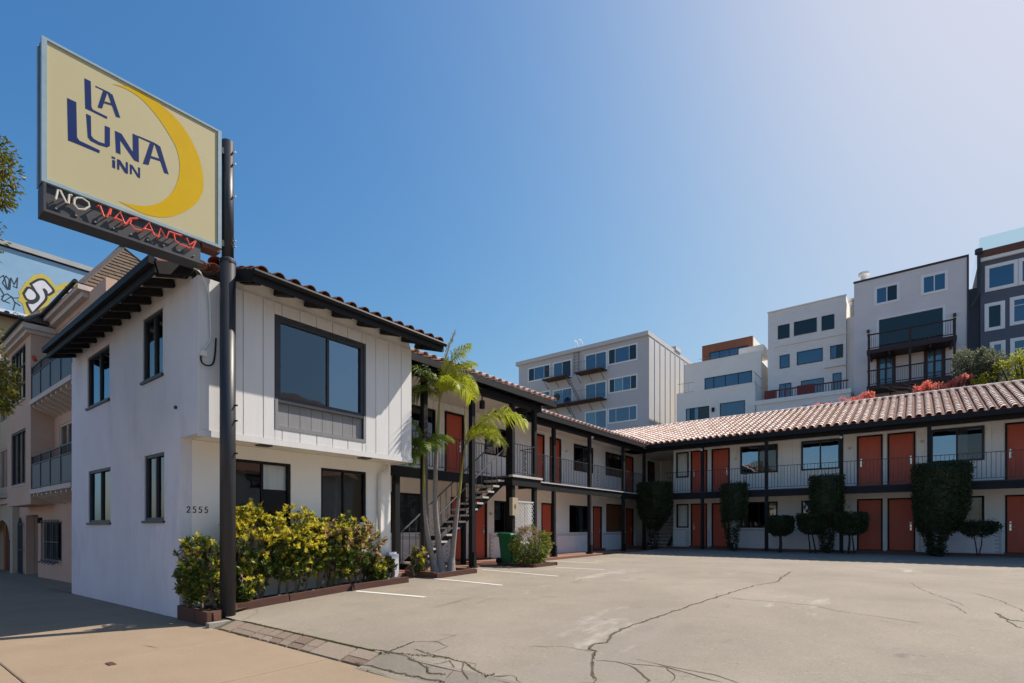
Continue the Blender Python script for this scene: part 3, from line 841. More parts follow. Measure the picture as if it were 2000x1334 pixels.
for a, c, h in doors_lo: door(SW, T4, a, c, dz0, dz1, hinge=h)
for a, c, h in doors_up: door(SW, T4, a, c, uz0, uz1, hinge=h)
door(SW, T4, 29.05, 30.0, uz0, uz1, m=SILL)
for (a, c, z0, z1), cu in zip(win_lo, ([(.5, .95, 1, CURTAIN_G)], [(0, .4, .6, CURTAIN_G)], [(.45, .8, 1, CURTAIN_G)])):
    window(SW, T4, a, c, z0, z1, frame=TRIM, n=-.03, fw=.055, mull=(.5,), cur=cu)
for (a, c, z0, z1), cu in zip(win_up, ([], [], [(.4, .9, 1, CURTAIN_G)], [(0, .3, 1, CURTAIN_G)])):
    window(SW, T4, a, c, z0, z1, frame=TRIM, n=-.01, fw=.055, mull=(.45,), cur=cu)
b = MB(); lbox(b, T4, board[0] + .06, board[1] - .06, -.08, -.05, board[2] + .06, board[3] - .06); d_ = b.build("boarded_opening", DOOR_BROWN, SW)
b = MB(); lbox(b, T4, board[0], board[1], -.1, .01, board[3] - .06, board[3]); lbox(b, T4, board[0], board[1], -.1, .01, board[2], board[2] + .06)
lbox(b, T4, board[0], board[0] + .06, -.1, .009, board[2] + .06, board[3] - .06); lbox(b, T4, board[1] - .06, board[1], -.1, .009, board[2] + .06, board[3] - .06); b.build("board_frame", TRIM, d_)
# brick apron under the windows
TB = TF('x', -12.36, 1)
bh = [(a - .14, c + .14, 0, 3) for a, c, _ in doors_lo]
rs = [8.5] + [v for h in bh for v in h[:2]] + [27.3]
for q in range(0, len(rs) - 1, 2):
    b = MB(); wall(b, TF('x', -12.35, 1), rs[q], rs[q + 1], .3, 1.33, .049)
    if rs[q + 1] > rs[q]: b.build("brick_bed", MORTAR, SW)
bm = MB(); bm.box(-.012, .012, -.1, .1, -.032, .032); BRX = bm.data("brick", BRICKW)
pieces("brick", BRX, bricks(SW, TF('x', -12.343, 1), 8.5, 27.3, .42, 1.29, bh, 'x', 1), SW)
b = MB()
segs = [8.5] + [v for h in bh for v in h[:2]] + [27.3]
for q in range(0, len(segs) - 1, 2): lbox(b, TF('x', -12.35, 1), segs[q], segs[q + 1], -.03, .05, 1.33, 1.37)
b.build("brick_coping", BRICKW, SW)
# steps at doors
for a, c, _ in doors_lo:
    b = MB(); b.box(-12.39, -12.2, a - .03, c + .03, .3, .565 if a > 20 else .50); b.build("door_step", SILL, SW)
# walkway, gallery floor and beams
b = MB(); b.box(-12.4, -10.27, 8.4, 14.7, .1, .455); b.box(-12.4, -10.85, 14.7, 25.2, .1, .462)
b.build("walkway", REDWALK, SW)
b = MB(); b.box(-12.38, -11.05, 8.5, 25.45, 3.17, 3.27); b.box(-11.1, -10.2, 13.25, 14.75, 3.17, 3.275); b.box(-12.38, -10.14, 25.46, 27.0, 3.17, 3.268)
b.box(-12.38, -11.3, 27.0, 31, 3.17, 3.268)
b.build("gallery_floor", REDWALK, SW)
b = MB(); b.box(-12.38, -11.12, 8.5, 25.4, 3.12, 3.168); b.build("gallery_ceiling", SOFFIT, SW)
b = MB()
b.box(-11.12, -11.04, 8.4, 13.25, 2.98, 3.262); b.box(-11.12, -11.04, 14.75, 25.44, 2.99, 3.255)
b.box(-10.26, -10.18, 13.2, 14.8, 2.95, 3.21); b.box(-11.1, -10.26, 13.2, 13.28, 2.95, 3.211); b.box(-11.1, -10.26, 14.72, 14.8, 2.95, 3.212)
b.build("gallery_beam", TRIM, SW)
b = MB(); b.box(-10.3, -10.14, 13.16, 14.84, 3.215, 3.285); b.box(-11.13, -11.0, 14.85, 25.44, 3.258, 3.30)
b.build("floor_edge", TREAD, SW)
# posts
def post(x, y, z0, z1, s_=.13, foot=0):
    b = MB(); b.box(x - s_ / 2, x + s_ / 2, y - s_ / 2, y + s_ / 2, z0, z1); p = b.build("post", TRIM, SW)
    if foot:
        b = MB(); b.box(x - s_ * .85, x + s_ * .85, y - s_ * .85, y + s_ * .85, z0, z0 + .06); b.box(x + s_ * .52, x + s_ * .95, y - s_ * .4, y + s_ * .4, z0 + .05, z0 + foot); b.build("post_foot", TRIM, p)
for y, ft in ((17.0, .45), (19.8, .40), (23.06, .35), (25.5, 0)): post(-11.1, y, .455, 5.66, .13, ft)
post(-11.1, 14.2, .455, 5.66, .16)
post(-11.1, 9.24, .455, 2.98, .16)
for y, ft in ((9.52, 0), (11.41, .48), (13.33, 0), (14.56, 0)): post(-10.3, y, .40, 5.80, .14, ft)
post(-11.1, 11.9, .455, 2.98, .12)
# eaves: higher canopy over the stair, lower eaves beyond
CZ, LZ, SR = 5.93, 5.75, .36
b = MB()
b.box(-9.93, -9.88, 8.40, 15.30, CZ - .17, CZ + .02); b.bar((-9.9, 15.28, CZ - .08), (-12.4, 15.28, CZ + SR * 2.5 - .08), .05, .2)
b.box(-10.40, -10.22, 8.40, 14.9, CZ - .36, CZ - .16)
b.box(-10.77, -10.72, 15.3, 25.13, LZ - .17, LZ + .02); b.box(-11.2, -11.02, 14.9, 25.5, LZ - .30, LZ - .1)
b.box(-11.1, -10.3, 14.45, 14.6, CZ - .36, CZ - .17); b.bar((-11.1, 13.4, 5.45), (-10.3, 14.5, 5.62), .05, .05)
b.build("eave_beam", TRIM, SW)
for k in range(12):
    y = 8.7 + .59 * k
    b = MB(); b.bar((-9.93, y, CZ - .08), (-10.9, y, CZ + .97 * SR * .45 - .08), .08, .12); b.build("rafter_tail", TRIM, SW)
for k in range(16):
    y = 15.6 + .6 * k
    b = MB(); b.bar((-10.77, y, LZ - .08), (-11.3, y, LZ + .53 * SR * .5 - .08), .08, .12); b.build("rafter_tail", TRIM, SW)
b = MB()
b.box(-12.4, -10.42, 8.5, 15.2, CZ - .19, CZ - .16); b.box(-12.4, -11.2, 15.2, 27, LZ - .12, LZ - .09); b.box(-12.4, -10.1, 25.3, 31, LZ - .12, LZ - .09)
b.build("gallery_soffit", SOFFIT, SW)
RX = -15.2
b = MB()
zc = CZ + SR * (RX + 9.88) * -1; zl = LZ + SR * (RX + 10.73) * -1
b.poly([(-9.88, 8.40, CZ + .02), (-9.88, 15.32, CZ + .02), (RX, 15.32, zc), (RX, 8.40, zc)])
b.poly([(RX, 8.4, zc), (RX, 15.32, zc), (-17.4, 15.32, 6.4), (-17.4, 8.4, 6.4)])
b.poly([(-9.88, 15.31, CZ - .04), (RX, 15.31, zc - .06), (RX, 15.31, zc), (-9.88, 15.31, CZ + .02)])
b.poly([(-12.38, 15.29, LZ - .1), (RX, 15.29, LZ - .1), (RX, 15.29, zc - .02), (-12.38, 15.29, CZ + SR * 2.5 - .03)])
b.poly([(-10.73, 15.3, LZ + .02), (-10.73, 25.1, LZ + .02), (-15.2, 29.57, zl), (RX, 15.3, zl)])
b.poly([(RX, 15.3, zl), (-15.2, 29.57, zl), (-15.2, 33.6, zl), (-17.4, 33.6, 5.9), (-17.4, 15.3, 5.9)])
b.build("roof_bed", TILE_BED, SW)
ms = tile_rows((-9.91, 8.42, CZ + .03), (0, 1, 0), (-1, 0, 0), 23, .30, 13, SR)
ms += tile_rows((-10.745, 15.32, LZ + .03), (0, 1, 0), (-1, 0, 0), 46, .30, 11, SR, keep=lambda p: p.y < 25.05 + (-10.73 - p.x))
pieces("roof_tile", TM, ms, SW)
# railings
BAL = MB().box(-.007, .007, -.007, .007, 0, 1.0).data("baluster", RAIL)
def railing(parent, p0, p1, h=1.02, pitch=.125, m=None):
    p0, p1 = Vector(p0), Vector(p1); d = p1 - p0; n = max(2, int(d.length / pitch))
    b = MB(); b.bar(p0 + Vector((0, 0, h)), p1 + Vector((0, 0, h)), .035, .022); b.bar(p0 + Vector((0, 0, .09)), p1 + Vector((0, 0, .09)), .025, .018)
    r = b.build("railing", m or RAIL, parent)
    for k in range(1, n):
        q = p0 + d * (k / n)
        link(bpy.data.objects.new("baluster", BAL), r, Matrix.Translation(q + Vector((0, 0, .10))) @ Matrix.Diagonal((1, 1, h - .11, 1)))
    return r
ys_ = [8.55, 9.52, 11.41, 13.2]
for a, c in zip(ys_[:-1], ys_[1:]): railing(SW, (-11.1, a + .05, 3.28), (-11.1, c - .05, 3.28))
railing(SW, (-10.24, 13.40, 3.285), (-10.24, 14.5, 3.285)); railing(SW, (-10.3, 14.62, 3.285), (-11.04, 14.75, 3.285))
ys_ = [14.85, 17.0, 19.8, 23.06, 25.45]
for a, c in zip(ys_[:-1], ys_[1:]): railing(SW, (-11.1, a + .07, 3.30), (-11.1, c - .07, 3.30))
# cast scroll ornaments set in the railings
def scroll(parent, c, axis, h=.72, wd=.2):
    b = MB(); c = Vector(c); u = Vector((0, 1, 0)) if axis == 'x' else Vector((1, 0, 0))
    for k in range(4):
        for s_ in (-1, 1):
            pts = []
            for t in range(11):
                a = t / 10 * 4.6; r = (wd / 2) * (1 - t / 13)
                pts.append(c + u * (s_ * r * math.sin(a) * .9) + Vector((0, 0, .12 + h * (k + .5 + .5 * (1 if k % 2 else -1) * math.cos(a) * (1 - t / 13)) / 4)))
            b.tube(pts, .009, 5)
    b.build("scroll_panel", RAIL, parent)
scroll(SW, (-10.24, 13.95, 3.29), 'x')
for y in (20.6, 24.2): scroll(SW, (-11.1, y, 3.3), 'x')
# outside stair up to the gallery: treads on two sloping beams
SX0, SX1, SY0, SY1, SZ0, SZ1 = -11.25, -10.42, 9.35, 13.2, .45, 3.28
b = MB()
for x in (SX0 + .12, SX1 - .14): b.bar((x, SY0, SZ0 - .02), (x, SY1, SZ1 - .22), .06, .16)
stair = b.build("staircase", TRIM, SW)
for k in range(1, 15):
    t = k / 15; y, z = SY0 + (SY1 - SY0) * t, SZ0 + (SZ1 - SZ0) * t
    b = MB(); b.box(SX0, SX1, y - .15, y + .14, z - .035, z + .02); b.build("tread", TREAD, stair)
for x in (SX0 + .02, SX1 - .02):
    b = MB(); b.bar((x, SY0 + .1, SZ0 + .95), (x, SY1, SZ1 + .92), .04, .03); b.bar((x, SY0 + .15, SZ0), (x, SY0 + .15, SZ0 + .97), .03, .03)
    hr = b.build("handrail", RAIL_GREY, stair)
    for k in range(1, 16):
        t = k / 16; y, z = SY0 + (SY1 - SY0) * t, SZ0 + (SZ1 - SZ0) * t
        link(bpy.data.objects.new("baluster", BAL), hr, Matrix.Translation((x, y, z)) @ Matrix.Diagonal((1, 1, .93, 1)))
# lattice screen beside the landing post
def lattice(y0, y1, z0, z1, x):
    b = MB(); sp = .135
    n = int((y1 - y0 + z1 - z0) / sp) + 1
    for k in range(n):
        c = y0 - (z1 - z0) + k * sp
        for s_, xx in ((1, x), (-1, x + .008)):
            pts = []
            for t in range(101):
                z = z0 + (z1 - z0) * t / 100; y = c + (z - z0) if s_ > 0 else (y0 + y1) - (c + (z - z0))
                if y0 <= y <= y1: pts.append((y, z))
            if len(pts) > 3: b.bar((xx, *pts[0]), (xx, *pts[-1]), .008, .035, up=(1, 0, 0)) if False else b.prism([(xx, pts[0][0] - .022, pts[0][1]), (xx, pts[0][0] + .022, pts[0][1]), (xx, pts[-1][0] + .022, pts[-1][1]), (xx, pts[-1][0] - .022, pts[-1][1])], (.007, 0, 0))
    return b
LT = thing("lattice_screen", (-10.3, 14, .45), "white diagonal lattice screen between dark posts behind the low shrub", "screen")
for q, (a, c) in enumerate(((13.42, 13.95), (13.98, 14.55), (14.58, 15.05))):
    bb = lattice(a, c, 1.1, 2.42, -10.28 if q < 2 else -10.6); bb.build("lattice_panel", PIPE, LT)
b = MB(); b.box(-10.3, -10.25, 13.40, 14.56, 1.05, 1.1); b.box(-10.3, -10.25, 13.40, 14.56, 2.42, 2.46); b.build("frame", PIPE, LT)
b = MB(); b.box(-10.225, -10.1, 13.10, 13.38, 1.98, 2.55); EB = b.build("meter_box", mat("cream_box_paint", (.50, .42, .29), rough=.6), None); tag(EB, "cream metal box on the dark post beside the staircase", "box")
b = MB(); b.box(-10.1, -10.095, 13.20, 13.27, 2.2, 2.33); b.build("box_plate", SILL, EB)

# ------------------------------------------------------------------ the rear wing
RW = thing("motel_wing", (-2, 27, .55), "white motel wing behind clipped shrubs, broad pink tile roof, across the lot", "building", "motel wings round the lot")
T2 = TF('y', 27, -1)
D = lambda a, c, h: (a, c, h)
doors = [(-9.20, -8.37, -1), (-8.15, -7.28, 1), (-2.02, -1.11, -1), (-.95, -.02, 1), (2.66, 3.55, -1), (3.75, 4.64, 1), (8.4, 9.3, -1)]
wins = [(-9.96, -9.31), (-6.78, -5.13), (-4.15, -2.64), (.47, 2.08), (5.2, 6.85)]
rz0, rz1, ru0, ru1 = .62, 2.82, 3.35, 5.53
hl = [(a, c, rz0, rz1) for a, c, _ in doors] + [(a, c, 1.58, 2.82) for a, c in wins]
hu = [(a, c, ru0, ru1) for a, c, _ in doors] + [(a, c, 4.19, 5.52) for a, c in wins]
REND = 10.0
b = MB(); wall(b, T2, -10.12, REND, .3, 3.27, .18, hl); wall(b, TF('x', -10.12, -1), 27.18, 33.4, .3, 5.9, .15); b.build("lower_wall", STUCCO_CREAM, RW)
b = MB(); wall(b, TF('y', 27.025, -1), -10.12, REND, 3.27, 5.9, .15, hu); b.build("upper_wall", SIDING_LIFT, RW)
boards(RW, T2, -10.12, REND, 3.29, 5.75, [(h[0] - .02, h[1] + .02, h[2], h[3] + .02) for h in hu], .40, SIDING_LIFT, n0=-.024, th=.026)
b = MB(); b.box(-9.9, REND, 33.3, 33.45, .3, 6); b.box(-9.9, REND, 27.2, 33.3, 3.1, 3.2); b.box(-9.9, REND, 27.2, 33.3, .3, .4); b.box(REND - .15, REND, 27.2, 33.3, .3, 6)
for x in (-9.25, -7.1, -4.6, -2.2, -.5, 2.3): b.box(x, x + .06, 27.2, 33.2, .4, 5.8)
b.box(-9.9, REND, 30.0, 30.06, .4, 5.8)
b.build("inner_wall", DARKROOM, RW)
for a, c, h in doors:
    door(RW, T2, a, c, rz0, rz1, hinge=h); door(RW, T2, a, c, ru0, ru1, hinge=h)
    b = MB(); b.box(a - .02, c + .02, 26.8, 26.99, .3, .66); b.build("door_step", SILL, RW)
wl = [dict(mull=(), glass=GLASS_CLEAR, cur=[(.05, .95, 1, CURTAIN)]), dict(cur=[(.05, .2, 1, CURTAIN_G)]), dict(cur=[(.6, .95, 1, CURTAIN_G)]), dict(cur=[(.5, .9, 1, CURTAIN_G)]), dict()]
wu = [dict(mull=(), glass=GLASS_CLEAR, cur=[(.05, .95, 1, CURTAIN)]), dict(panes=[GLASS_SKY, GLASS], cur=[(.5, .95, 1, CURTAIN_G)]), dict(panes=[GLASS_SKY, GLASS_SKY]), dict(panes=[GLASS_SKY, GLASS], cur=[(.5, .7, 1, CURTAIN_G)]), dict(panes=[GLASS_SKY, GLASS])]
for (a, c), k1, k2 in zip(wins, wl, wu):
    window(RW, T2, a, c, 1.58, 2.82, frame=TRIM, n=-.03, fw=.07, **k1)
    window(RW, T2, a, c, 4.19, 5.52, frame=TRIM_GREY, n=-.0, fw=.07, **k2)
TB2 = TF('y', 26.95, -1)
bh = [(a - .1, c + .1, 0, 3) for a, c, _ in doors]
rs = [-10.12] + [v for h in bh for v in h[:2]] + [REND]
for q in range(0, len(rs) - 1, 2):
    b = MB(); wall(b, TB2, rs[q], rs[q + 1], .3, 1.50, .049)
    if rs[q + 1] > rs[q]: b.build("brick_bed", MORTAR, RW)
bm = MB(); bm.box(-.1, .1, -.012, .012, -.032, .032); BRY = bm.data("brick", BRICKW)
pieces("brick", BRY, bricks(RW, TF('y', 26.943, -1), -10.12, 5.0, .56, 1.46, bh, 'y', -1), RW)
b = MB(); segs = [-10.12] + [v for h in bh for v in h[:2]] + [REND]
for q in range(0, len(segs) - 1, 2): lbox(b, TB2, segs[q], segs[q + 1], -.03, .05, 1.50, 1.545)
b.build("brick_coping", BRICKW, RW)
b = MB(); b.box(-12.38, REND, 25.75, 26.9, .3, .60); b.build("walkway", REDWALK, RW)
b = MB(); b.box(-12.38, REND, 25.60, 25.75, .3, .645); b.build("walkway_kerb", SILL, RW)
b = MB(); b.box(-10.13, REND, 25.47, 26.98, 3.17, 3.27); b.build("gallery_floor", REDWALK, RW)
b = MB(); b.box(-10.13, REND, 25.5, 26.99, 3.12, 3.168); b.build("gallery_ceiling", SOFFIT, RW)
b = MB(); b.box(-11.04, REND, 25.42, 25.50, 2.98, 3.26); b.build("gallery_beam", TRIM, RW)
b = MB(); b.box(-11.04, REND, 25.40, 25.47, 3.262, 3.30); b.build("floor_edge", TRIM_GREY, RW)
PX = [-8.13, -5.3, -2.45, .40, 3.25, 6.1, 8.95]
for x in PX:
    b = MB(); b.box(x - .065, x + .065, 25.435, 25.565, .55, 5.62); b.build("post", TRIM, RW)
b = MB(); b.box(-10.72, REND + .3, 25.05, 25.10, LZ - .17, LZ + .02); b.box(-11.02, REND + .3, 25.42, 25.58, LZ - .30, LZ - .1)
b.build("eave_beam", TRIM, RW)
for k in range(34):
    x = -10.4 + .6 * k
    b = MB(); b.bar((x, 25.10, LZ - .08), (x, 25.7, LZ + .6 * SR * .5 - .08), .08, .12); b.build("rafter_tail", TRIM, RW)
b = MB(); b.box(-10.1, REND, 25.6, 27.02, LZ - .12, LZ - .09); b.build("gallery_soffit", SOFFIT, RW)
RY = 30.4; zr = LZ + SR * (RY - 25.05)
b = MB()
b.poly([(-10.73, 25.05, LZ + .02), (REND + .4, 25.05, LZ + .02), (REND + .4, RY, zr), (-16.0, RY, zr)])
b.poly([(-16.0, RY, zr), (REND + .4, RY, zr), (REND + .4, 33.6, zr - 1.0), (-16, 33.6, zr - 1.0)])
b.poly([(REND + .38, 25.05, LZ - .1), (REND + .38, 33.6, LZ - .1), (REND + .38, 33.6, zr - 1.0), (REND + .38, RY, zr), (REND + .38, 25.05, LZ + .02)])
b.build("roof_bed", TILE_BED, RW)
ms = tile_rows((-16.05, 25.07, LZ + .03), (1, 0, 0), (0, 1, 0), 89, .296, 16, SR, keep=lambda p: p.y < RY and p.x > -10.73 - (p.y - 25.05) + .1)
for k in range(66):
    x = -16 + .4 * k
    ms.append(Matrix.Translation((x, RY, zr + .03)) @ Matrix(((0, 1, 0), (-1, 0, 0), (0, 0, 1))).to_4x4() @ Matrix.Diagonal((1.2, 1, 1.2, 1)))
pieces("roof_tile", TM, ms, RW)
px_ = [-10.05] + PX[:6]
for a, c in zip(px_[:-1], px_[1:]): railing(RW, (a + .07, 25.5, 3.30), (c - .07, 25.5, 3.30))
for x in (-9.7, -6.2, 1.1): scroll(RW, (x, 25.5, 3.3), 'y', wd=.16)
# stair in the recess between the wings
b = MB(); b.bar((-11.25, 26.2, .5), (-11.25, 30.2, 3.15), .06, .2); b.bar((-10.18, 26.2, .5), (-10.18, 30.2, 3.15), .06, .2)
st2 = b.build("staircase", TRIM, RW)
for k in range(15):
    t = (k + .5) / 15; b = MB(); b.box(-11.22, -10.2, 26.2 + 4 * t - .16, 26.2 + 4 * t + .14, .55 + 2.65 * t - .03, .55 + 2.65 * t + .02); b.build("tread", TREAD, st2)
b = MB(); b.box(-12.4, -10.1, 31.0, 31.15, .3, 6.0); b.build("recess_wall", STUCCO_CREAM, RW)
# small round lamps by the doors and on the posts
def lamp(x, y, z, out, where):
    b = MB(); pts = [(0, .05), (.045, .045), (.06, .01), (.05, -.04), (.02, -.06)]
    n = 10
    for r, zz in pts:
        for j in range(n): b.v.append((x + out[0] * .07 + r * math.cos(6.283 * j / n), y + out[1] * .07 + r * math.sin(6.283 * j / n), z + zz))
    for k in range(len(pts) - 1):
        for j in range(n): a = k * n + j; c = k * n + (j + 1) % n; b.f.append((a, c, c + n, a + n))
    b.bar((x, y, z + .03), (x + out[0] * .07, y + out[1] * .07, z + .03), .03, .03)
    tag(b.build("wall_lamp", PIPE), where, "lamp", "small round lamps on the motel")
for x, y, z, o, s_ in [(-8.13, 25.43, 5.32, (0, -1), "small white lamp high on the post before the paired upper doors near the corner stair"), (-2.45, 25.43, 5.32, (0, -1), "small white lamp high on the post between the wide blue windows and paired upper doors"),
                       (-6.98, 27, 4.95, (0, -1), "small white wall lamp between the upper red door and the window near the stair corner"), (-2.28, 27, 5.05, (0, -1), "small white wall lamp left of the middle pair of upper red doors"),
                       (.2, 27, 5.1, (0, -1), "small white wall lamp right of the middle pair of upper red doors"), (-2.28, 27, 2.5, (0, -1), "small white wall lamp left of the middle pair of ground floor red doors"),
                       (-12.4, 19.95, 5.0, (1, 0), "small white wall lamp between upper red door and dark window of the side wing"), (-11.03, 19.8, 5.45, (1, 0), "small white lamp high on a dark post of the side wing gallery"),
                       (-12.4, 14.72, 2.1, (1, 0), "small white wall lamp beside the ground floor red door behind the stair")]:
    lamp(x, y, z, o, s_)
b = MB(); b.box(-10.62, -10.5, 12.1, 12.22, 5.25, 5.5); b.bar((-10.56, 12.16, 5.5), (-10.56, 12.16, 5.74), .03, .03); tag(b.build("hanging_lantern", TRIM), "black box lantern hanging from the soffit above the stair", "lantern")

# ------------------------------------------------------------------ the sign on its pole
PXY = (-9.22, 4.06)
pole = thing("sign_pole", (*PXY, .1), "tall dark round steel pole rising past the office eave beside the shrub bed", "pole")
b = MB(); b.tube([(*PXY, .02), (*PXY, 6.12)], .122, 24); b.build("lower_shaft", POLE, pole, True)
b = MB(); b.tube([(*PXY, 6.10), (*PXY, 8.12)], .092, 20); b.build("upper_shaft", POLE, pole, True)
b = MB(); b.tube([(*PXY, 6.06), (*PXY, 6.10), (*PXY, 6.15)], [.13, .13, .095], 24); b.build("collar", POLE, pole)
for z in (6.35, 6.45, 7.2, 7.75, 7.95):
    b = MB(); b.tube([(PXY[0] + .07, PXY[1] + .05, z), (PXY[0] + .115, PXY[1] + .08, z)], .018, 6); b.build("bolt", METAL, pole)
for z in (2.85, 3.4, 3.66):
    b = MB(); b.tube([(PXY[0] + .1, PXY[1] + .06, z), (PXY[0] + .15, PXY[1] + .09, z)], .016, 6); b.build("bolt", TRIM, pole)
sign = thing("motel_sign", (-9.22, 2.8, 6.1), "cream lightbox sign with blue lettering and yellow crescent moon on the dark pole", "sign")
SY0_, SY1_, SX = 1.655, 3.905, -9.10
def sz_top(y): return 8.07 + (y - SY0_) / (SY1_ - SY0_) * .08
def sz_bot(y): return 6.16 + (y - SY0_) / (SY1_ - SY0_) * .055
def slab(x0, x1, ya, yb, za, zb):     # za, zb: functions of y
    b = MB(); lo = [(x0, ya, za(ya)), (x1, ya, za(ya)), (x1, yb, za(yb)), (x0, yb, za(yb))]; hi = [(x0, ya, zb(ya)), (x1, ya, zb(ya)), (x1, yb, zb(yb)), (x0, yb, zb(yb))]
    b.v = lo + hi
    for f in ((3, 2, 1, 0), (4, 5, 6, 7), (0, 1, 5, 4), (1, 2, 6, 5), (2, 3, 7, 6), (3, 0, 4, 7)): b.f.append(f)
    return b
SXB = -9.36
slab(SXB, SX - .03, SY0_ + .01, SY1_ - .01, lambda y: sz_bot(y) + .01, lambda y: sz_top(y) - .01).build("cabinet", FRAME_DARK, sign)
fwid = .055
for x0, x1 in ((SX - .045, SX + .012), (SXB - .012, SXB + .045)):
    b = MB()
    for q in (slab(x0, x1, SY0_, SY0_ + fwid, sz_bot, sz_top), slab(x0, x1, SY1_ - fwid, SY1_, sz_bot, sz_top),
              slab(x0, x1 - .001, SY0_ + fwid, SY1_ - fwid, lambda y: sz_top(y) - fwid * .55, sz_top), slab(x0, x1 - .001, SY0_ + fwid, SY1_ - fwid, sz_bot, lambda y: sz_bot(y) + fwid * .8)):
        i = len(b.v); b.v += q.v; b.f += [tuple(i + k for k in f) for f in q.f]
    b.build("frame", FRAME_BLUE, sign)
slab(SX - .03, SX - .008, SY0_ + fwid - .005, SY1_ - fwid + .005, lambda y: sz_bot(y) + .03, lambda y: sz_top(y) - .02).build("face_panel", FACE, sign)
slab(SXB + .008, SXB + .03, SY0_ + fwid - .005, SY1_ - fwid + .005, lambda y: sz_bot(y) + .03, lambda y: sz_top(y) - .02).build("face_panel", FACE, sign)
SIGN_LETTERS = [ [(2.106,7.816),(2.177,7.822),(2.185,7.469),(2.201,7.442),(2.366,7.445),(2.36,7.409),(2.185,7.407),(2.116,7.404)],[(2.232,7.795),(2.396,7.809),(2.396,7.79),(2.225,7.778)],[(2.316,7.779),(2.366,7.789),(2.305,7.522),(2.256,7.51)],[(2.366,7.796),(2.426,7.799),(2.518,7.524),(2.47,7.509)],[(2.337,7.644),(2.439,7.67),(2.439,7.644),(2.332,7.617)],[(1.92,7.423),(2.018,7.428),(2.026,6.953),(2.053,6.921),(2.279,6.918),(2.274,6.872),(2.063,6.863),(1.93,6.852)],[(2.126,7.338),(2.178,7.338),(2.182,7.071),(2.206,7.04),(2.268,7.031),(2.337,7.045),(2.337,7.3),(2.396,7.306),(2.396,7.047),(2.364,7.006),(2.268,6.986),(2.175,6.99),(2.144,7.023)],[(2.456,7.299),(2.533,7.302),(2.674,7.112),(2.671,7.386),(2.743,7.39),(2.748,7.009),(2.691,7.004),(2.516,7.203),(2.522,6.997),(2.469,6.996)],[(2.743,7.394),(2.944,7.412),(2.992,7.405),(2.998,7.387),(2.743,7.374)],[(2.89,7.373),(2.944,7.391),(2.872,7.038),(2.801,7.016)],[(2.944,7.405),(3.023,7.402),(3.138,7.035),(3.076,7.026)],[(2.89,7.186),(3.041,7.215),(3.047,7.18),(2.878,7.149)],[(2.418,6.913),(2.458,6.914),(2.458,6.89),(2.418,6.886)],[(2.426,6.868),(2.458,6.869),(2.458,6.758),(2.426,6.758)],[(2.483,6.907),(2.516,6.91),(2.589,6.816),(2.589,6.926),(2.611,6.925),(2.611,6.763),(2.577,6.763),(2.507,6.858),(2.507,6.765),(2.485,6.766)],[(2.634,6.918),(2.668,6.919),(2.74,6.823),(2.737,6.93),(2.763,6.931),(2.763,6.777),(2.731,6.777),(2.66,6.875),(2.66,6.78),(2.636,6.777)] ]
LET = MB()
for q, poly in enumerate(SIGN_LETTERS):
    LET.prism([(SX - .0085, y, z) for y, z in poly], (.0025 + .0006 * (q % 5), 0, 0))
LET.build("lettering", NAVY, sign)
MOON_OUT = [(2.421, 7.947), (2.593, 8.029), (2.833, 8.066), (3.085, 8.026), (3.35, 7.878), (3.545, 7.595), (3.624, 7.3), (3.621, 7.02), (3.502, 6.745), (3.269, 6.482), (3.059, 6.338), (2.833, 6.275), (2.664, 6.285), (2.489, 6.311)]
MOON_IN = [(2.421, 7.947), (2.593, 7.987), (2.784, 7.963), (2.983, 7.83), (3.137, 7.66), (3.248, 7.487), (3.291, 7.242), (3.256, 6.984), (3.163, 6.743), (3.008, 6.533), (2.833, 6.401), (2.64, 6.333), (2.489, 6.311)]
def smooth_line(pts, n):
    out = []
    P_ = [Vector(p) for p in pts]
    for k in range(len(P_) - 1):
        p0, p1, p2, p3 = P_[max(k - 1, 0)], P_[k], P_[k + 1], P_[min(k + 2, len(P_) - 1)]
        for t in range(n):
            u = t / n
            out.append(.5 * ((2 * p1) + (p2 - p0) * u + (2 * p0 - 5 * p1 + 4 * p2 - p3) * u * u + (3 * p1 - p0 - 3 * p2 + p3) * u ** 3))
    return out + [P_[-1]]
mo, mi = smooth_line(MOON_OUT, 5), smooth_line(MOON_IN, 5)
def resample(pts, n):
    d = [0]
    for a, c in zip(pts[:-1], pts[1:]): d.append(d[-1] + (c - a).length)
    out = []; k = 0
    for q in range(n + 1):
        t = d[-1] * q / n
        while k < len(d) - 2 and d[k + 1] < t: k += 1
        L_ = d[k + 1] - d[k]; out.append(pts[k].lerp(pts[k + 1], 0 if L_ == 0 else (t - d[k]) / L_))
    return out
mo, mi = resample(mo, 60), resample(mi, 60)
b = MB()
for k in range(60):
    b.poly([(SX - .005, mo[k].x, mo[k].y), (SX - .005, mo[k + 1].x, mo[k + 1].y), (SX - .005, mi[k + 1].x, mi[k + 1].y), (SX - .005, mi[k].x, mi[k].y)])
b.build("crescent", MOON, sign)
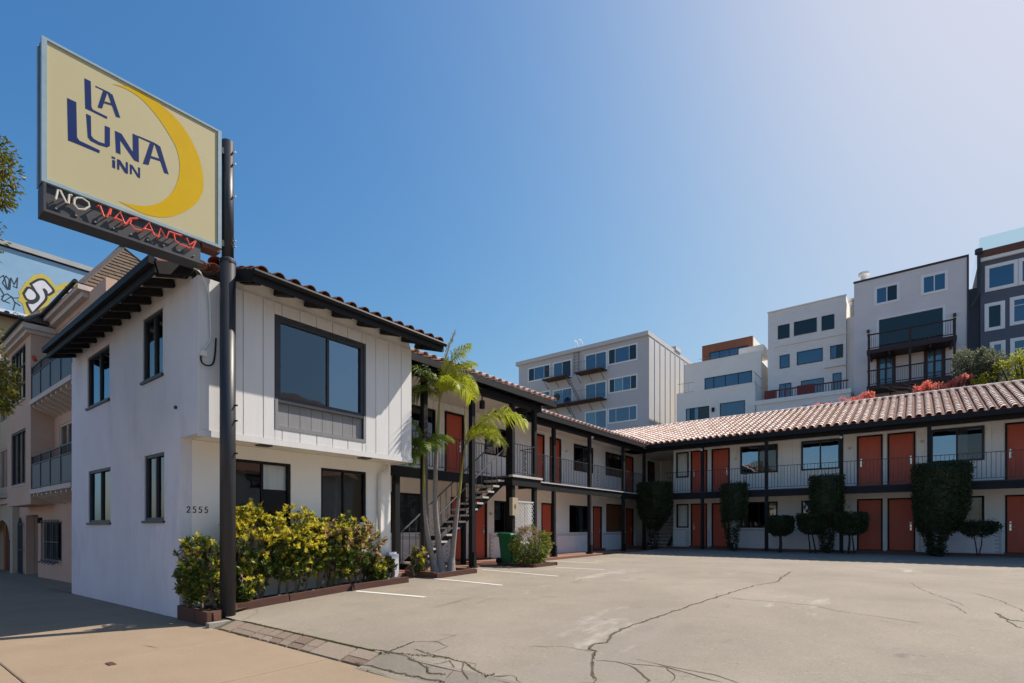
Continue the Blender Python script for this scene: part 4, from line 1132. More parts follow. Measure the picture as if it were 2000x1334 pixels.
# neon tray below
NY0, NY1 = 1.70, 3.60
nb0 = lambda y: 5.80 + (y - NY0) * .036
nb1 = lambda y: sz_bot(y) - .004
b = slab(SXB + .02, SX - .035, NY0, NY1, nb0, nb1); b.build("neon_tray", NEON_BOX, sign)
b = MB()
for q in (slab(SXB - .02, SX + .03, NY0 - .03, NY1 + .02, lambda y: nb0(y) - .035, lambda y: nb0(y) - .001),):
    b.v, b.f = q.v, q.f
b.build("tray_lip", NEON_BOX, sign)
slab(SXB - .02, SX + .03, NY0 - .03, NY0 - .001, lambda y: nb0(y), lambda y: nb1(y) - .01).build("tray_end", NEON_BOX, sign)
NEON = {'NO': [[(1.791, 5.969), (1.814, 6.104), (1.838, 6.109), (1.902, 5.976), (1.924, 5.98), (1.932, 6.101), (1.962, 6.107)], [(1.989, 6.081), (1.984, 5.995), (2.028, 5.953), (2.095, 5.978), (2.151, 6.048), (2.14, 6.099), (2.072, 6.123), (2.017, 6.102), (1.989, 6.067)]], 'VACANCY': [[(2.243, 6.1), (2.268, 6.112), (2.313, 5.982), (2.346, 5.99), (2.386, 6.126)], [(2.396, 6.13), (2.381, 6.043)], [(2.434, 6.01), (2.502, 6.137), (2.56, 5.987)], [(2.45, 6.024), (2.529, 6.017)], [(2.566, 5.99), (2.623, 6.098), (2.718, 6.145)], [(2.635, 6.088), (2.623, 6.023), (2.679, 5.974), (2.769, 5.991)], [(2.788, 6.015), (2.86, 6.147), (2.927, 5.993), (2.974, 5.99)], [(2.805, 6.031), (2.907, 6.046)], [(2.98, 5.986), (3.01, 6.131), (3.087, 6.009), (3.124, 6.135)], [(3.301, 6.15), (3.201, 6.138), (3.124, 6.135)], [(3.194, 6.127), (3.208, 6.038), (3.272, 6.002), (3.417, 6.007)], [(3.373, 6.142), (3.41, 6.053), (3.506, 6.159)], [(3.506, 6.159), (3.447, 6.012)]]}
for word, m_ in (("NO", NEON_WHITE), ("VACANCY", NEON_RED)):
    for st in NEON[word]:
        pts = [(-9.06, y, z) for y, z in st]
        b = MB(); b.tube(pts, .0125, 6)
        for p in (pts[0], pts[-1]): b.tube([p, (-9.14, p[1], p[2])], .008, 5)
        b.build("neon_tube", m_, sign)
for k in range(9):
    y = NY0 + .1 + .21 * k; b = MB(); b.tube([(-9.07, y, nb0(y) + .05), (-9.14, y + .02, nb0(y) + .07)], .012, 6); b.build("tube_holder", METAL, sign)
b = slab(-9.34, -9.12, 3.62, 3.9, lambda y: sz_bot(y) - .07, lambda y: sz_bot(y) - .004); b.build("mounting_bracket", SILL, sign)
b = MB(); b.box(-9.32, -9.16, 3.88, 4.0, 6.3, 6.4); b.box(-9.32, -9.16, 3.88, 4.0, 7.85, 7.95); b.build("pole_clamp", POLE, sign)
# cable from the sign to the wall
pts = smooth_line([(-9.25, 3.55, 5.80), (-9.3, 3.68, 5.76), (-9.38, 3.83, 5.5), (-9.40, 3.86, 5.0), (-9.41, 3.86, 4.75), (-9.42, 3.74, 4.55), (-9.43, 3.72, 4.5)], 6)
b = MB(); b.tube(pts, .013, 6); cb = b.build("sign_cable", PIPE, None, True)
tag(cb, "pale cable looping from the sign down to the white office corner", "cable")
pts = smooth_line([(-9.43, 3.72, 4.46), (-9.41, 3.73, 4.35), (-9.39, 3.80, 4.31), (-9.38, 3.89, 4.36), (-9.39, 3.93, 4.55), (-9.36, 3.93, 4.8)], 6)
b = MB(); b.tube(pts, .014, 6); b.build("black_loop", TRIM, cb, True)
b = MB(); b.box(-9.45, -9.38, 3.715, 3.80, 4.46, 4.55); b.build("junction_box", PIPE, cb)

# ------------------------------------------------------------------ plant beds
def timber_bed(name, pts, h, thick, label, soil=None, soilz=None):
    t = thing(name, (*pts[0], 0), label, "planter")
    for a, c in zip(pts[:-1], pts[1:]):
        z0 = min(lot_z(a[1]), lot_z(c[1])) if min(a[1], c[1]) > 3.95 else 0
        za, zc_ = (lot_z(a[1]) if a[1] > 3.95 else .0), (lot_z(c[1]) if c[1] > 3.95 else .0)
        d = Vector((c[0] - a[0], c[1] - a[1], 0)).normalized() * .0
        b = MB(); b.bar((a[0], a[1], za + h / 2 - .04), (c[0], c[1], zc_ + h / 2 - .04), thick, h + .08)
        b.build("timber", TIMBER, t)
    if soil:
        b = MB(); b.poly([(x, y, z) for x, y, z in soil]); b.build("soil", SOIL, t)
    return t
bed = timber_bed("planter_bed", [(-9.43, 4.30), (-9.42, 5.25)], .14, .07, "long bed edged in red brown timber along the office wall behind the pole",
           soil=[(-10.22, 3.82, .16), (-9.12, 3.82, .16), (-9.43, 4.6, .19), (-9.40, 8.1, .40), (-10.22, 8.3, .42)])
for a, c in (((-9.425, 5.27), (-9.42, 6.62)), ((-9.33, 6.64), (-9.25, 8.05))):
    b = MB(); b.bar((*a, lot_z(a[1]) + .03), (*c, lot_z(c[1]) + .03), .075, .2); b.build("timber", TIMBER, bed)
b = MB(); b.bar((-9.42, 6.63, .28), (-9.3, 6.63, .30), .07, .17); b.build("timber", TIMBER, bed)
b = MB(); b.box(-10.24, -9.52, 3.66, 3.74, -.02, .235); b.build("timber", TIMBER, bed)
b = MB(); b.box(-9.51, -9.05, 3.665, 3.735, -.02, .225); b.build("timber", TIMBER, bed)
b = MB(); b.bar((-9.08, 3.75, .1), (-9.42, 4.28, .16), .07, .22); b.build("timber", TIMBER, bed)
b = MB()
for _ in range(500):
    x, y = rnd.uniform(-10.15, -9.45), rnd.uniform(3.95, 8.1); z = .17 + (y - 3.8) / 4.4 * .23; s_ = rnd.uniform(.01, .035); a = rnd.random() * 6.28
    b.poly([(x, y, z + .004), (x + s_ * math.cos(a), y + s_ * math.sin(a), z + rnd.uniform(.005, .03)), (x + s_ * math.cos(a + 1.2), y + s_ * math.sin(a + 1.2), z + .008)])
LITTER = mat("leaf_litter", (.30, .20, .09), (.14, .08, .04), rough=.9, scale=9, island=.9)
tag(b.build("leaf_litter", LITTER, bed), kind="stuff")
for _ in range(9):
    x, y = rnd.uniform(-9.75, -9.5), rnd.uniform(4.6, 8.0); z = .19 + (y - 3.8) / 4.4 * .23; r = rnd.uniform(.03, .06)
    b = MB(); b.tube([(x, y, z - .02), (x, y, z), (x + .01, y, z + r * .6), (x + .012, y, z + r * .8)], [r, r * 1.1, r * .7, r * .2], 7); b.build("pebble", BRICKW, bed)
b = MB(); b.box(-8.98, -8.86, 3.62, 3.98, -.01, .075); b.box(-9.12, -8.9, 3.98, 4.0, .05, .105)
tag(b.build("broken_kerb_stone", mat("pale_kerb_stone", (.40, .37, .33), (.22, .2, .18), rough=.9, scale=9, bump=.4), None), "small broken pale kerb stone at the foot of the sign pole", "stone")

# ------------------------------------------------------------------ foliage
def leafmat(name, c1, c2, rough=.5, trans=.35): return mat(name, c1, c2, rough=rough, scale=6, island=.85, trans=trans, spec=.35)
LEAF_JADE = leafmat("jade_leaf", (.060, .10, .02), (.16, .20, .03), trans=.3)
LEAF_YELLOW = leafmat("young_sunlit_leaf", (.60, .56, .05), (.70, .58, .08), trans=.4)  # yellow of young tips with sunlight mixed into the colour
LEAF_PINK = leafmat("pink_tinged_leaf", (.66, .36, .27), (.56, .44, .14), trans=.35)
BARK_JADE = mat("pale_brown_stem", (.26, .19, .14), (.15, .11, .08), rough=.9, scale=9, bump=.3)
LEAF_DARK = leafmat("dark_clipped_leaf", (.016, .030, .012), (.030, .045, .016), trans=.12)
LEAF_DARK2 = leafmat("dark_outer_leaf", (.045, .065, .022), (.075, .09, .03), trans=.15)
BARK_DARK = mat("dark_bark", (.06, .045, .035), (.035, .028, .022), rough=.95, scale=12, bump=.5)
LEAF_PALM = leafmat("palm_leaflet", (.10, .17, .03), (.18, .25, .035), trans=.45)
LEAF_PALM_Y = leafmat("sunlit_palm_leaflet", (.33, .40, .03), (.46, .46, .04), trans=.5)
LEAF_PALM_B = leafmat("browning_palm_leaflet", (.33, .22, .04), (.22, .20, .04), trans=.3)
PALM_TRUNK = mat("ringed_palm_trunk", (.30, .27, .25), (.20, .175, .16), rough=.9, scale=5, bump=.3, stretch=(1, 1, 4))
PALM_SHAFT = mat("green_crownshaft", (.22, .24, .04), (.30, .24, .08), rough=.5, scale=5, stretch=(2, 2, .5))
LEAF_GREY = leafmat("grey_green_leaf", (.13, .15, .08), (.24, .25, .15), trans=.35)
LEAF_LIME = leafmat("lime_leaf", (.36, .40, .03), (.50, .48, .05), trans=.45)
RED_FLOWER = leafmat("coral_flower", (.78, .16, .11), (.82, .34, .25), trans=.5)
LEAF_STREET = leafmat("street_tree_leaf", (.07, .10, .018), (.26, .22, .03), trans=.35)
DRY = leafmat("dry_pinkish_spray", (.40, .25, .20), (.30, .20, .13), trans=.25)

def leaf(b, p, d, L, W, up=None, fold=.25, droop=0):
    d = d.normalized(); u = up or Vector((rnd.gauss(0, 1), rnd.gauss(0, 1), rnd.gauss(0, 1)))
    s_ = d.cross(u)
    if s_.length < 1e-4: s_ = d.orthogonal()
    s_.normalize(); n = s_.cross(d)
    m_ = p + d * L * .5 - Vector((0, 0, droop * .4)); t = p + d * L - Vector((0, 0, droop))
    i = len(b.v); e = n * (W * fold)
    b.v += [tuple(p), tuple(m_ + s_ * W * .5 + e), tuple(t), tuple(m_ - s_ * W * .5 + e)]
    b.f += [(i, i + 1, i + 2), (i, i + 2, i + 3)]

def branchy(base, tips, r0, mb):
    """trunk limbs from a base that fork towards groups of tips"""
    base = Vector(base)
    def rec(p, ts, r, depth):
        c = sum(ts, Vector()) / len(ts)
        if len(ts) <= 2 or depth > 4 or r < .005:
            for t in ts[:2]:
                mid = p.lerp(t, .5) + Vector((rnd.gauss(0, .02), rnd.gauss(0, .02), .02)); mb.tube([p, mid, t], [r, r * .75, r * .4], 5, False)
            return
        q = p.lerp(c, .42) + Vector((rnd.gauss(0, .03), rnd.gauss(0, .03), rnd.gauss(0, .02)))
        mid = p.lerp(q, .5) + Vector((rnd.gauss(0, .02), rnd.gauss(0, .02), 0))
        mb.tube([p, mid, q], [r, r * .9, r * .8], 6, False)
        ax = max(range(3), key=lambda k: max(t[k] for t in ts) - min(t[k] for t in ts))
        ts = sorted(ts, key=lambda t: t[ax]); h = len(ts) // 2
        rec(q, ts[:h], r * .72, depth + 1); rec(q, ts[h:], r * .72, depth + 1)
    rec(base, tips, r0, 0)

def jade(base, c, rad, n_tips, label, pink=0.0, yellow=.5, low=.35, group="jade bushes in the office bed"):
    t = thing("jade_bush", base, label, "bush", group)
    c, rad = Vector(c), Vector(rad); tips = []
    n_tips = int(n_tips * 3.6); low = max(low, .8)
    heads = []
    while len(heads) < n_tips // 9 + 3:
        v = Vector((rnd.uniform(-1, 1), rnd.uniform(-1, 1), rnd.uniform(-1, 1)))
        if .5 < v.length < 1: heads.append(v)
    while len(tips) < n_tips:
        v = rnd.choice(heads) + Vector((rnd.gauss(0, .17), rnd.gauss(0, .16), rnd.gauss(0, .14)))
        L_ = v.length
        if L_ > 1.08 or L_ < .35: continue
        if v.z < -low and rnd.random() < .75: continue
        p = c + Vector((v.x * rad.x, v.y * rad.y, v.z * rad.z))
        if p.z < base[2] + .06 or p.x < -10.16: continue
        tips.append(p)
    s_ = MB()
    k3 = 5
    for k in range(k3):
        sub = [p for q, p in enumerate(sorted(tips, key=lambda p: p.y)) if int(q * k3 / n_tips) == k]
        if sub: branchy((base[0] + rnd.uniform(-.1, .1), base[1] + (k - 2) * .11, base[2] - .02), sub, .022 + .014 * rnd.random(), s_)
    s_.build("stem", BARK_JADE, t, True)
    g_, y_, p_ = MB(), MB(), MB()
    for p in tips:
        o = (p - c); hi = (o.z / rad.z + .3 * o.x / rad.x + .2 * o.y / rad.y)
        young_lit = rnd.random() < yellow * (1.15 if hi > .2 else .22)  # yellow tips gather on top and sunward sides, imitating sunlight
        ispink = young_lit and rnd.random() < pink
        ax = (Vector((o.x / rad.x, o.y / rad.y, o.z / rad.z + .5)).normalized() + Vector((rnd.gauss(0, .25), rnd.gauss(0, .25), .15))).normalized()
        tgt = p_ if ispink else (y_ if young_lit else g_)
        for q in range(rnd.randint(9, 13)):
            a = q * 2.4 + rnd.random(); tilt = rnd.uniform(.25, 1.25)
            o1 = ax.orthogonal().normalized(); o2 = ax.cross(o1)
            d = ax * math.cos(tilt) + (o1 * math.cos(a) + o2 * math.sin(a)) * math.sin(tilt)
            m_ = tgt if tilt < .95 or rnd.random() < .5 else g_
            leaf(m_, p - ax * rnd.uniform(0, .08), d, rnd.uniform(.06, .105), rnd.uniform(.038, .06), up=ax, fold=.22)
    for nm, b, m_ in (("foliage", g_, LEAF_JADE), ("young_sunlit_foliage", y_, LEAF_YELLOW), ("pink_foliage", p_, LEAF_PINK)):
        if b.v: b.build(nm, m_, t)
    return t
jade((-9.85, 3.98, .2), (-9.78, 3.86, .82), (.38, .50, .66), 84, "dark green jade bush at the pavement end of the bed, left of the pole", yellow=.35, low=.9)
jade((-9.9, 4.75, .22), (-9.83, 4.85, 1.26), (.38, .64, .80), 130, "jade bush with yellow tips directly behind the sign pole", yellow=.75, low=.6)
jade((-9.85, 5.55, .25), (-9.8, 5.6, 1.22), (.44, .70, .80), 150, "bright yellow topped jade bush below the window with the white blind", yellow=.75, low=.45)
jade((-9.8, 6.35, .28), (-9.78, 6.45, 1.22), (.46, .66, .78), 140, "jade bush with pink and yellow tips between the two ground floor windows", yellow=.65, pink=.35, low=.5)
jade((-9.8, 7.1, .32), (-9.75, 7.12, 1.10), (.45, .58, .70), 125, "jade bush flushed pink at its right, nearest the white downpipe", yellow=.6, pink=.65, low=.6)
jade((-9.7, 7.5, .36), (-9.6, 7.45, .62), (.2, .25, .3), 26, "low yellow green jade seedling at the foot of the pinkest bush", yellow=.7, low=.9)
jade((-9.75, 4.6, .2), (-9.6, 4.55, .62), (.22, .3, .42), 40, "low leafy jade shoot on the bed edge just right of the pole", yellow=.55, low=.9)
jade((-9.85, 8.95, .42), (-9.85, 8.95, .80), (.2, .25, .38), 34, "small sparse bush with yellow and pink leaves beside the white corner pier", yellow=.8, pink=.3, low=.9)
jade((-9.95, 8.05, .40), (-9.9, 7.95, .72), (.15, .28, .25), 14, "thin straggly dark stemmed plant between the jade hedge and white pier", yellow=.2, low=.9)
b = MB(); b.box(-10.2, -9.98, 8.12, 8.40, .3, .95); b.box(-10.15, -10.03, 8.15, 8.37, .95, 1.0); PB = b.build("utility_pier", STUCCO, None); tag(PB, "short white stucco pier with a dark outlet at the office corner", "pier")
b = MB(); b.box(-9.98, -9.965, 8.2, 8.28, .62, .74); b.build("outlet", TRIM, PB)

# clipped shrubs in front of the rear wing: profile of (height, half width, offset)
def topiary(x, y, prof, n_leaf, label, legs=((0, 0, .07),), z0=.57, ragged=.025, ysq=.8, size=.075, holes=0.0):
    t = thing("clipped_shrub", (x, y, z0), label, "shrub", "clipped shrubs before the rear wing")
    def at(z):
        for (a, w0, o0), (c, w1, o1) in zip(prof[:-1], prof[1:]):
            if a <= z <= c: k = (z - a) / (c - a); return w0 + (w1 - w0) * k, o0 + (o1 - o0) * k
        return 0, 0
    zb, zt = prof[0][0], prof[-1][0]
    core = MB(); nz, na = 14, 14
    wm = max(p[1] for p in prof); zc0 = min(z for z, w_, _ in prof if w_ > .6 * wm)
    for j in range(nz + 1):
        z = zc0 + (zt - .04 - zc0) * j / nz; w0, o = at(z)
        for k in range(na):
            a = 2 * math.pi * k / na; r = w0 * (.90 + .04 * math.sin(3 * a + j) + .04 * rnd.random())
            core.v.append((x + o + r * math.cos(a), y + ysq * r * math.sin(a), z))
    for j in range(nz):
        for k in range(na):
            a = j * na + k; c = j * na + (k + 1) % na; core.f.append((a, c, c + na, a + na))
    core.f.append(tuple(range(na))); core.f.append(tuple(nz * na + k for k in range(na)))
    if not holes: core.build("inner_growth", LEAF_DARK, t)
    A, B = MB(), MB()
    for q in range(int(n_leaf * 1.7)):
        z = rnd.uniform(zb, zt); w0, o = at(z)
        if rnd.random() > w0 / max(p[1] for p in prof) + .15: continue
        a = rnd.random() * 6.283
        if holes and math.sin(z * 9 + 2.3 * math.sin(a * 2 + x)) * math.cos(a * 3 + z * 4) > 1 - holes * 1.6: continue
        top = zt - z < .08
        r = w0 * (rnd.uniform(0, 1) ** .5 if top or z - zb < .1 or w0 < .6 * wm or holes else rnd.uniform(.82, 1.0)) + abs(rnd.gauss(0, ragged))
        p = Vector((x + o + r * math.cos(a), y + ysq * r * math.sin(a), z + rnd.gauss(0, ragged * .5)))
        d = Vector((math.cos(a), ysq * math.sin(a), .45)) + Vector((rnd.gauss(0, .5), rnd.gauss(0, .5), rnd.gauss(0, .5)))
        leaf(B if rnd.random() < .35 else A, p, d, size * rnd.uniform(.7, 1.3), size * rnd.uniform(.4, .7))
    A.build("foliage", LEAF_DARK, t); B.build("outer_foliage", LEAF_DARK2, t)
    s_ = MB()
    for dx, dx1, r in legs:
        s_.tube([(x + dx, y, z0 - .05), (x + (dx + dx1) / 2 + .02, y + .02, (z0 + zb) / 2), (x + dx1, y, zb + .25)], [r, r * .85, r * .6], 7)
    s_.build("stem", BARK_DARK, t, True)
    return t
YS = 25.0
topiary(-10.3, 24.9, [(1.5, .3, 0), (2.2, .75, 0), (3.0, .86, 0), (3.75, .84, 0), (3.85, .78, 0)], 7000, "broad dark clipped tree on bare stems before the corner stair", legs=((-.12, -.3, .05), (.1, .2, .05), (0, 0, .06)), z0=.55)
topiary(-6.55, YS, [(.6, .14, -.05), (1.4, .26, -.1), (1.9, .42, -.05), (2.4, .52, .0), (3.5, .53, 0), (3.62, .50, .02)], 4200, "ragged narrow dark shrub on thin stems before the second ground floor door", legs=((0, -.1, .06), (.06, .1, .05), (-.05, -.2, .035)), ragged=.055)
topiary(-4.65, YS, [(1.22, .2, 0), (1.4, .42, 0), (1.6, .50, 0), (1.9, .50, 0), (2.05, .44, 0), (2.1, .36, 0)], 2600, "small round dark bush on one straight stem before the dark window", legs=((0, 0, .07),), z0=.56)
topiary(-3.45, YS - .05, [(1.3, .25, .05), (1.5, .46, .02), (1.7, .52, .02), (2.08, .54, 0), (2.18, .50, 0)], 2400, "flat topped small bush on curved twin stems beside the column shrub", legs=((-.05, -.15, .035), (.15, -.02, .035)), z0=.58)
topiary(-2.95, YS + .25, [(.62, .20, 0), (1.2, .26, 0), (1.6, .42, 0), (2.1, .56, 0), (2.6, .60, 0), (3.68, .62, 0), (3.78, .58, 0)], 5200, "tall dark column shrub with flat top under the wide blue window", legs=((0, 0, .12), (.1, .05, .06)), z0=.6)
topiary(-2.05, YS - .2, [(1.28, .22, -.05), (1.45, .46, 0), (1.7, .52, 0), (2.05, .53, 0), (2.2, .50, 0)], 2400, "flat topped small bush on forked stem before the middle pair of doors", legs=((-.1, -.05, .05), (.1, 0, .03)), z0=.6)
topiary(.72, YS, [(.62, .24, -.15), (1.15, .30, -.15), (1.45, .52, -.12), (1.9, .70, -.05), (2.3, .80, .0), (3.75, .85, .03), (3.92, .82, .03), (4.0, .74, .03)], 9000, "largest dark urn shaped clipped shrub right of the middle doors", legs=((-.15, -.15, .2), (.0, -.05, .12)), z0=.6)
topiary(1.75, YS - .1, [(1.28, .18, -.05), (1.45, .42, 0), (1.68, .5, .02), (1.8, .35, 0)], 1500, "low spreading small bush on thin forked stems under the last window", legs=((-.02, -.14, .022), (.02, .12, .022)), z0=.64, ragged=.07)

# palms
def palm(base, path, r0, r1, shaft, fronds, label):
    t = thing("palm_tree", base, label, "palm tree", "three palms in the timber bed")
    pts = [Vector(p) for p in smooth_line(path, 8)]; n = len(pts)
    L_ = [0]
    for a, c in zip(pts[:-1], pts[1:]): L_.append(L_[-1] + (c - a).length)
    tot = L_[-1]; sh = tot - shaft
    def lerp_at(s_):
        for k in range(n - 1):
            if L_[k + 1] >= s_: return pts[k].lerp(pts[k + 1], (s_ - L_[k]) / max(1e-6, L_[k + 1] - L_[k]))
        return pts[-1]
    tp, tr = [], []; s_ = 0; k = 0
    while s_ < sh:
        r = r0 + (r1 - r0) * min(1, (s_ / sh)) ** .7 + max(0, .35 - s_) * .12
        tp += [lerp_at(s_), lerp_at(min(sh, s_ + .045))]; tr += [r, r * .965]
        s_ += .055
    b = MB(); b.tube(tp, tr, 12); b.build("trunk", PALM_TRUNK, t, True)
    q = [lerp_at(sh + shaft * u) for u in (-.01, .1, .35, .7, 1.0)]
    b = MB(); b.tube(q, [r1 * 1.02, r1 * 1.0, r1 * .85, r1 * .6, r1 * .4], 10); b.build("crownshaft", PALM_SHAFT, t, True)
    top = pts[-1]
    for (az, L, up, drp, m_, wid_) in fronds:
        d = Vector((math.cos(az), math.sin(az), 0)); rp = []
        p = top - Vector((0, 0, .08)); el = up
        nseg = 16
        for k in range(nseg + 1):
            rp.append(p.copy()); el2 = el - drp * (k / nseg) ** 1.3
            p = p + (d * math.cos(el2) + Vector((0, 0, math.sin(el2)))) * (L / nseg)
        b = MB(); b.tube(rp, [.022 * (1 - .85 * k / nseg) for k in range(nseg + 1)], 6)
        fr = b.build("frond", PALM_SHAFT, t, True)
        lf = MB()
        for k in range(62):
            u = .14 + .86 * k / 62; f = u * nseg; i = min(nseg - 1, int(f)); c = rp[i].lerp(rp[i + 1], f - i)
            tan = (rp[i + 1] - rp[i]).normalized(); side = tan.cross(Vector((0, 0, 1)))
            side = side.normalized() if side.length > .05 else d.cross(Vector((0, 0, 1))).normalized() if abs(d.z) < 1 else Vector((1, 0, 0))
            nrm = side.cross(tan)
            ll = wid_ * (math.sin(math.pi * min(1, u * .9 + .08)) ** .6) * rnd.uniform(.85, 1.1)
            for s2 in (-1, 1):
                dd = (side * s2 * .85 + tan * .55 + nrm * rnd.uniform(-.05, .35)).normalized()
                p0 = c; w_ = .016 * rnd.uniform(.8, 1.2)
                p1 = c + dd * ll * .5; p2 = c + dd * ll - Vector((0, 0, ll * rnd.uniform(.28, .6)))
                pw = tan * w_
                i0 = len(lf.v); lf.v += [tuple(p0 - pw * .5), tuple(p0 + pw * .5), tuple(p1 - pw), tuple(p1 + pw), tuple(p2)]
                lf.f += [(i0, i0 + 1, i0 + 3, i0 + 2), (i0 + 2, i0 + 3, i0 + 4)]
        lf.build("leaflets", m_, fr)
    return t
R_ = math.radians
palm((-9.62, 9.52, .45), [(-9.62, 9.52, .43), (-9.70, 9.46, 1.2), (-9.78, 9.43, 2.2), (-9.78, 9.46, 3.4), (-9.70, 9.52, 5.0)], .10, .050, 1.25,
     [(R_(38), 1.3, R_(74), R_(150), LEAF_PALM_Y, .60), (R_(75), 1.3, R_(66), R_(150), LEAF_PALM_Y, .62), (R_(350), 1.15, R_(60), R_(140), LEAF_PALM_Y, .58),
      (R_(200), 1.0, R_(50), R_(120), LEAF_PALM, .5), (R_(30), 1.65, R_(84), R_(62), LEAF_PALM_Y, .55), (R_(60), 1.5, R_(80), R_(85), LEAF_PALM_Y, .55), (R_(200), 1.45, R_(80), R_(60), LEAF_PALM, .5), (R_(235), 1.35, R_(70), R_(100), LEAF_PALM, .55), (R_(45), 1.85, R_(86), R_(22), LEAF_PALM_B, .34)],
     "tallest of the three palms, its crown above the gallery eave")
palm((-9.70, 9.36, .45), [(-9.70, 9.36, .43), (-9.80, 9.24, 1.2), (-9.88, 9.17, 2.0), (-9.90, 9.15, 2.9), (-9.90, 9.14, 3.55)], .088, .042, 1.05,
     [(R_(200), 1.1, R_(70), R_(120), LEAF_PALM, .45), (R_(250), 1.0, R_(55), R_(125), LEAF_PALM, .5), (R_(330), 1.0, R_(45), R_(120), LEAF_PALM, .5), (R_(20), .95, R_(68), R_(110), LEAF_PALM, .45), (R_(225), 1.15, R_(85), R_(50), LEAF_PALM, .4), (R_(290), .9, R_(20), R_(90), LEAF_PALM, .45), (R_(170), .9, R_(25), R_(95), LEAF_PALM, .42)],
     "shortest palm, dark green fronds against the white office end wall")
palm((-9.50, 9.70, .45), [(-9.50, 9.70, .43), (-9.45, 9.76, 1.2), (-9.40, 9.87, 2.2), (-9.36, 10.0, 3.2), (-9.34, 10.1, 3.85)], .098, .042, 1.5,
     [(R_(38), 2.0, R_(66), R_(118), LEAF_PALM_Y, .80), (R_(15), 1.2, R_(45), R_(120), LEAF_PALM_Y, .6), (R_(70), 1.2, R_(70), R_(120), LEAF_PALM_Y, .55), (R_(40), 1.25, R_(93), R_(6), LEAF_PALM_B, .05)],
     "right leaning palm with one big yellow green frond over the stair")
pb2 = timber_bed("planter_bed", [(-9.15, 8.85), (-9.1, 10.2)], .13, .08, "small bed of red brown timber round the three palms", soil=[(-10.24, 8.9, .44), (-9.15, 8.9, .44), (-9.1, 10.2, .46), (-10.26, 10.2, .46)])
for a, c in (((-10.25, 8.86), (-9.18, 8.86)), ((-10.25, 10.22), (-9.08, 10.22))):
    b = MB(); b.bar((*a, .43), (*c, .43), .08, .17); b.build("timber", TIMBER, pb2)
pb3 = timber_bed("planter_bed", [(-8.9, 12.55), (-8.9, 13.75)], .10, .08, "low timber kerbed bed under the pink topped shrub by the green bin", soil=[(-10.2, 12.6, .46), (-8.95, 12.6, .46), (-8.95, 13.7, .47), (-10.2, 13.7, .47)])
for a, c in (((-10.25, 12.55), (-8.86, 12.55)), ((-10.2, 13.75), (-8.86, 13.75))):
    b = MB(); b.bar((*a, .44), (*c, .44), .08, .14); b.build("timber", TIMBER, pb3)
t = thing("leafy_shrub", (-9.35, 13.2, .46), "bushy lime green shrub with dry pinkish top in front of the lattice screen", "shrub")
g_, d_ = MB(), MB(); s_ = MB(); tips = []
for _ in range(300):
    v = Vector((rnd.gauss(0, 1), rnd.gauss(0, 1), rnd.gauss(0, 1))).normalized() * rnd.uniform(.5, 1) ** .5
    p = Vector((-9.42 + .56 * v.x, 13.10 + .66 * v.y, 1.02 + .62 * v.z))
    if p.z < .5: continue
    tips.append(p)
    dry = p.z > 1.18 and rnd.random() < .75 and v.x + v.y < .75
    for q in range(12):
        dd = v + Vector((rnd.gauss(0, .6), rnd.gauss(0, .6), rnd.gauss(0, .5) + (.5 if dry else 0)))
        if dry: leaf(d_, p + Vector((rnd.gauss(0, .05), rnd.gauss(0, .05), rnd.gauss(0, .05))), dd, rnd.uniform(.06, .14), .016)
        else: leaf(g_, p + Vector((rnd.gauss(0, .05), rnd.gauss(0, .05), rnd.gauss(0, .05))), dd, rnd.uniform(.07, .12), rnd.uniform(.04, .065))
branchy((-9.4, 13.15, .45), tips[::3], .03, s_)
LEAF_FRESH = leafmat("fresh_green_leaf", (.13, .17, .03), (.26, .28, .05), trans=.35)
g_.build("foliage", LEAF_FRESH, t); d_.build("dry_sprays", DRY, t); s_.build("stem", BARK_DARK, t)
# wheeled bin
BINM = mat("green_bin_plastic", (.012, .15, .055), (.01, .12, .045), rough=.45, scale=4)
BX, BY, BZ = -9.98, 12.78, .47
t = thing("wheeled_bin", (BX, BY, BZ), "green wheeled refuse bin standing beside the stair post and shrub", "bin")
b = MB(); lo = [(BX - .18, BY - .18), (BX + .18, BY - .18), (BX + .18, BY + .18), (BX - .18, BY + .18)]; hi = [(BX - .24, BY - .24), (BX + .24, BY - .24), (BX + .24, BY + .24), (BX - .24, BY + .24)]
b.v = [(*p, BZ + .02) for p in lo] + [(*p, BZ + .88) for p in hi]
b.f = [(0, 1, 2, 3), (4, 5, 6, 7), (0, 1, 5, 4), (1, 2, 6, 5), (2, 3, 7, 6), (3, 0, 4, 7)]
b.box(BX - .265, BX + .265, BY - .265, BY + .265, BZ + .84, BZ + .90)
for k in (-.1, .1): b.box(BX + .2, BX + .225, BY + k - .02, BY + k + .02, BZ + .1, BZ + .8)
b.build("body", BINM, t)
b = MB(); b.v = [(BX - .26, BY - .265, BZ + .902), (BX + .265, BY - .265, BZ + .902), (BX + .265, BY + .265, BZ + .902), (BX - .26, BY + .265, BZ + .902), (BX - .25, BY - .26, BZ + .96), (BX + .24, BY - .26, BZ + .945), (BX + .24, BY + .26, BZ + .945), (BX - .25, BY + .26, BZ + .96)]
b.f = [(0, 1, 2, 3), (4, 5, 6, 7), (0, 1, 5, 4), (1, 2, 6, 5), (2, 3, 7, 6), (3, 0, 4, 7)]; b.box(BX - .36, BX - .29, BY - .2, BY + .2, BZ + .88, BZ + .92)
b.build("lid", BINM, t)
for s2 in (-1, 1):
    b = MB(); b.tube([(BX - .24, BY + s2 * .20, BZ + .1), (BX - .24, BY + s2 * .25, BZ + .1)], .1, 14); b.build("wheel", TRIM, t)

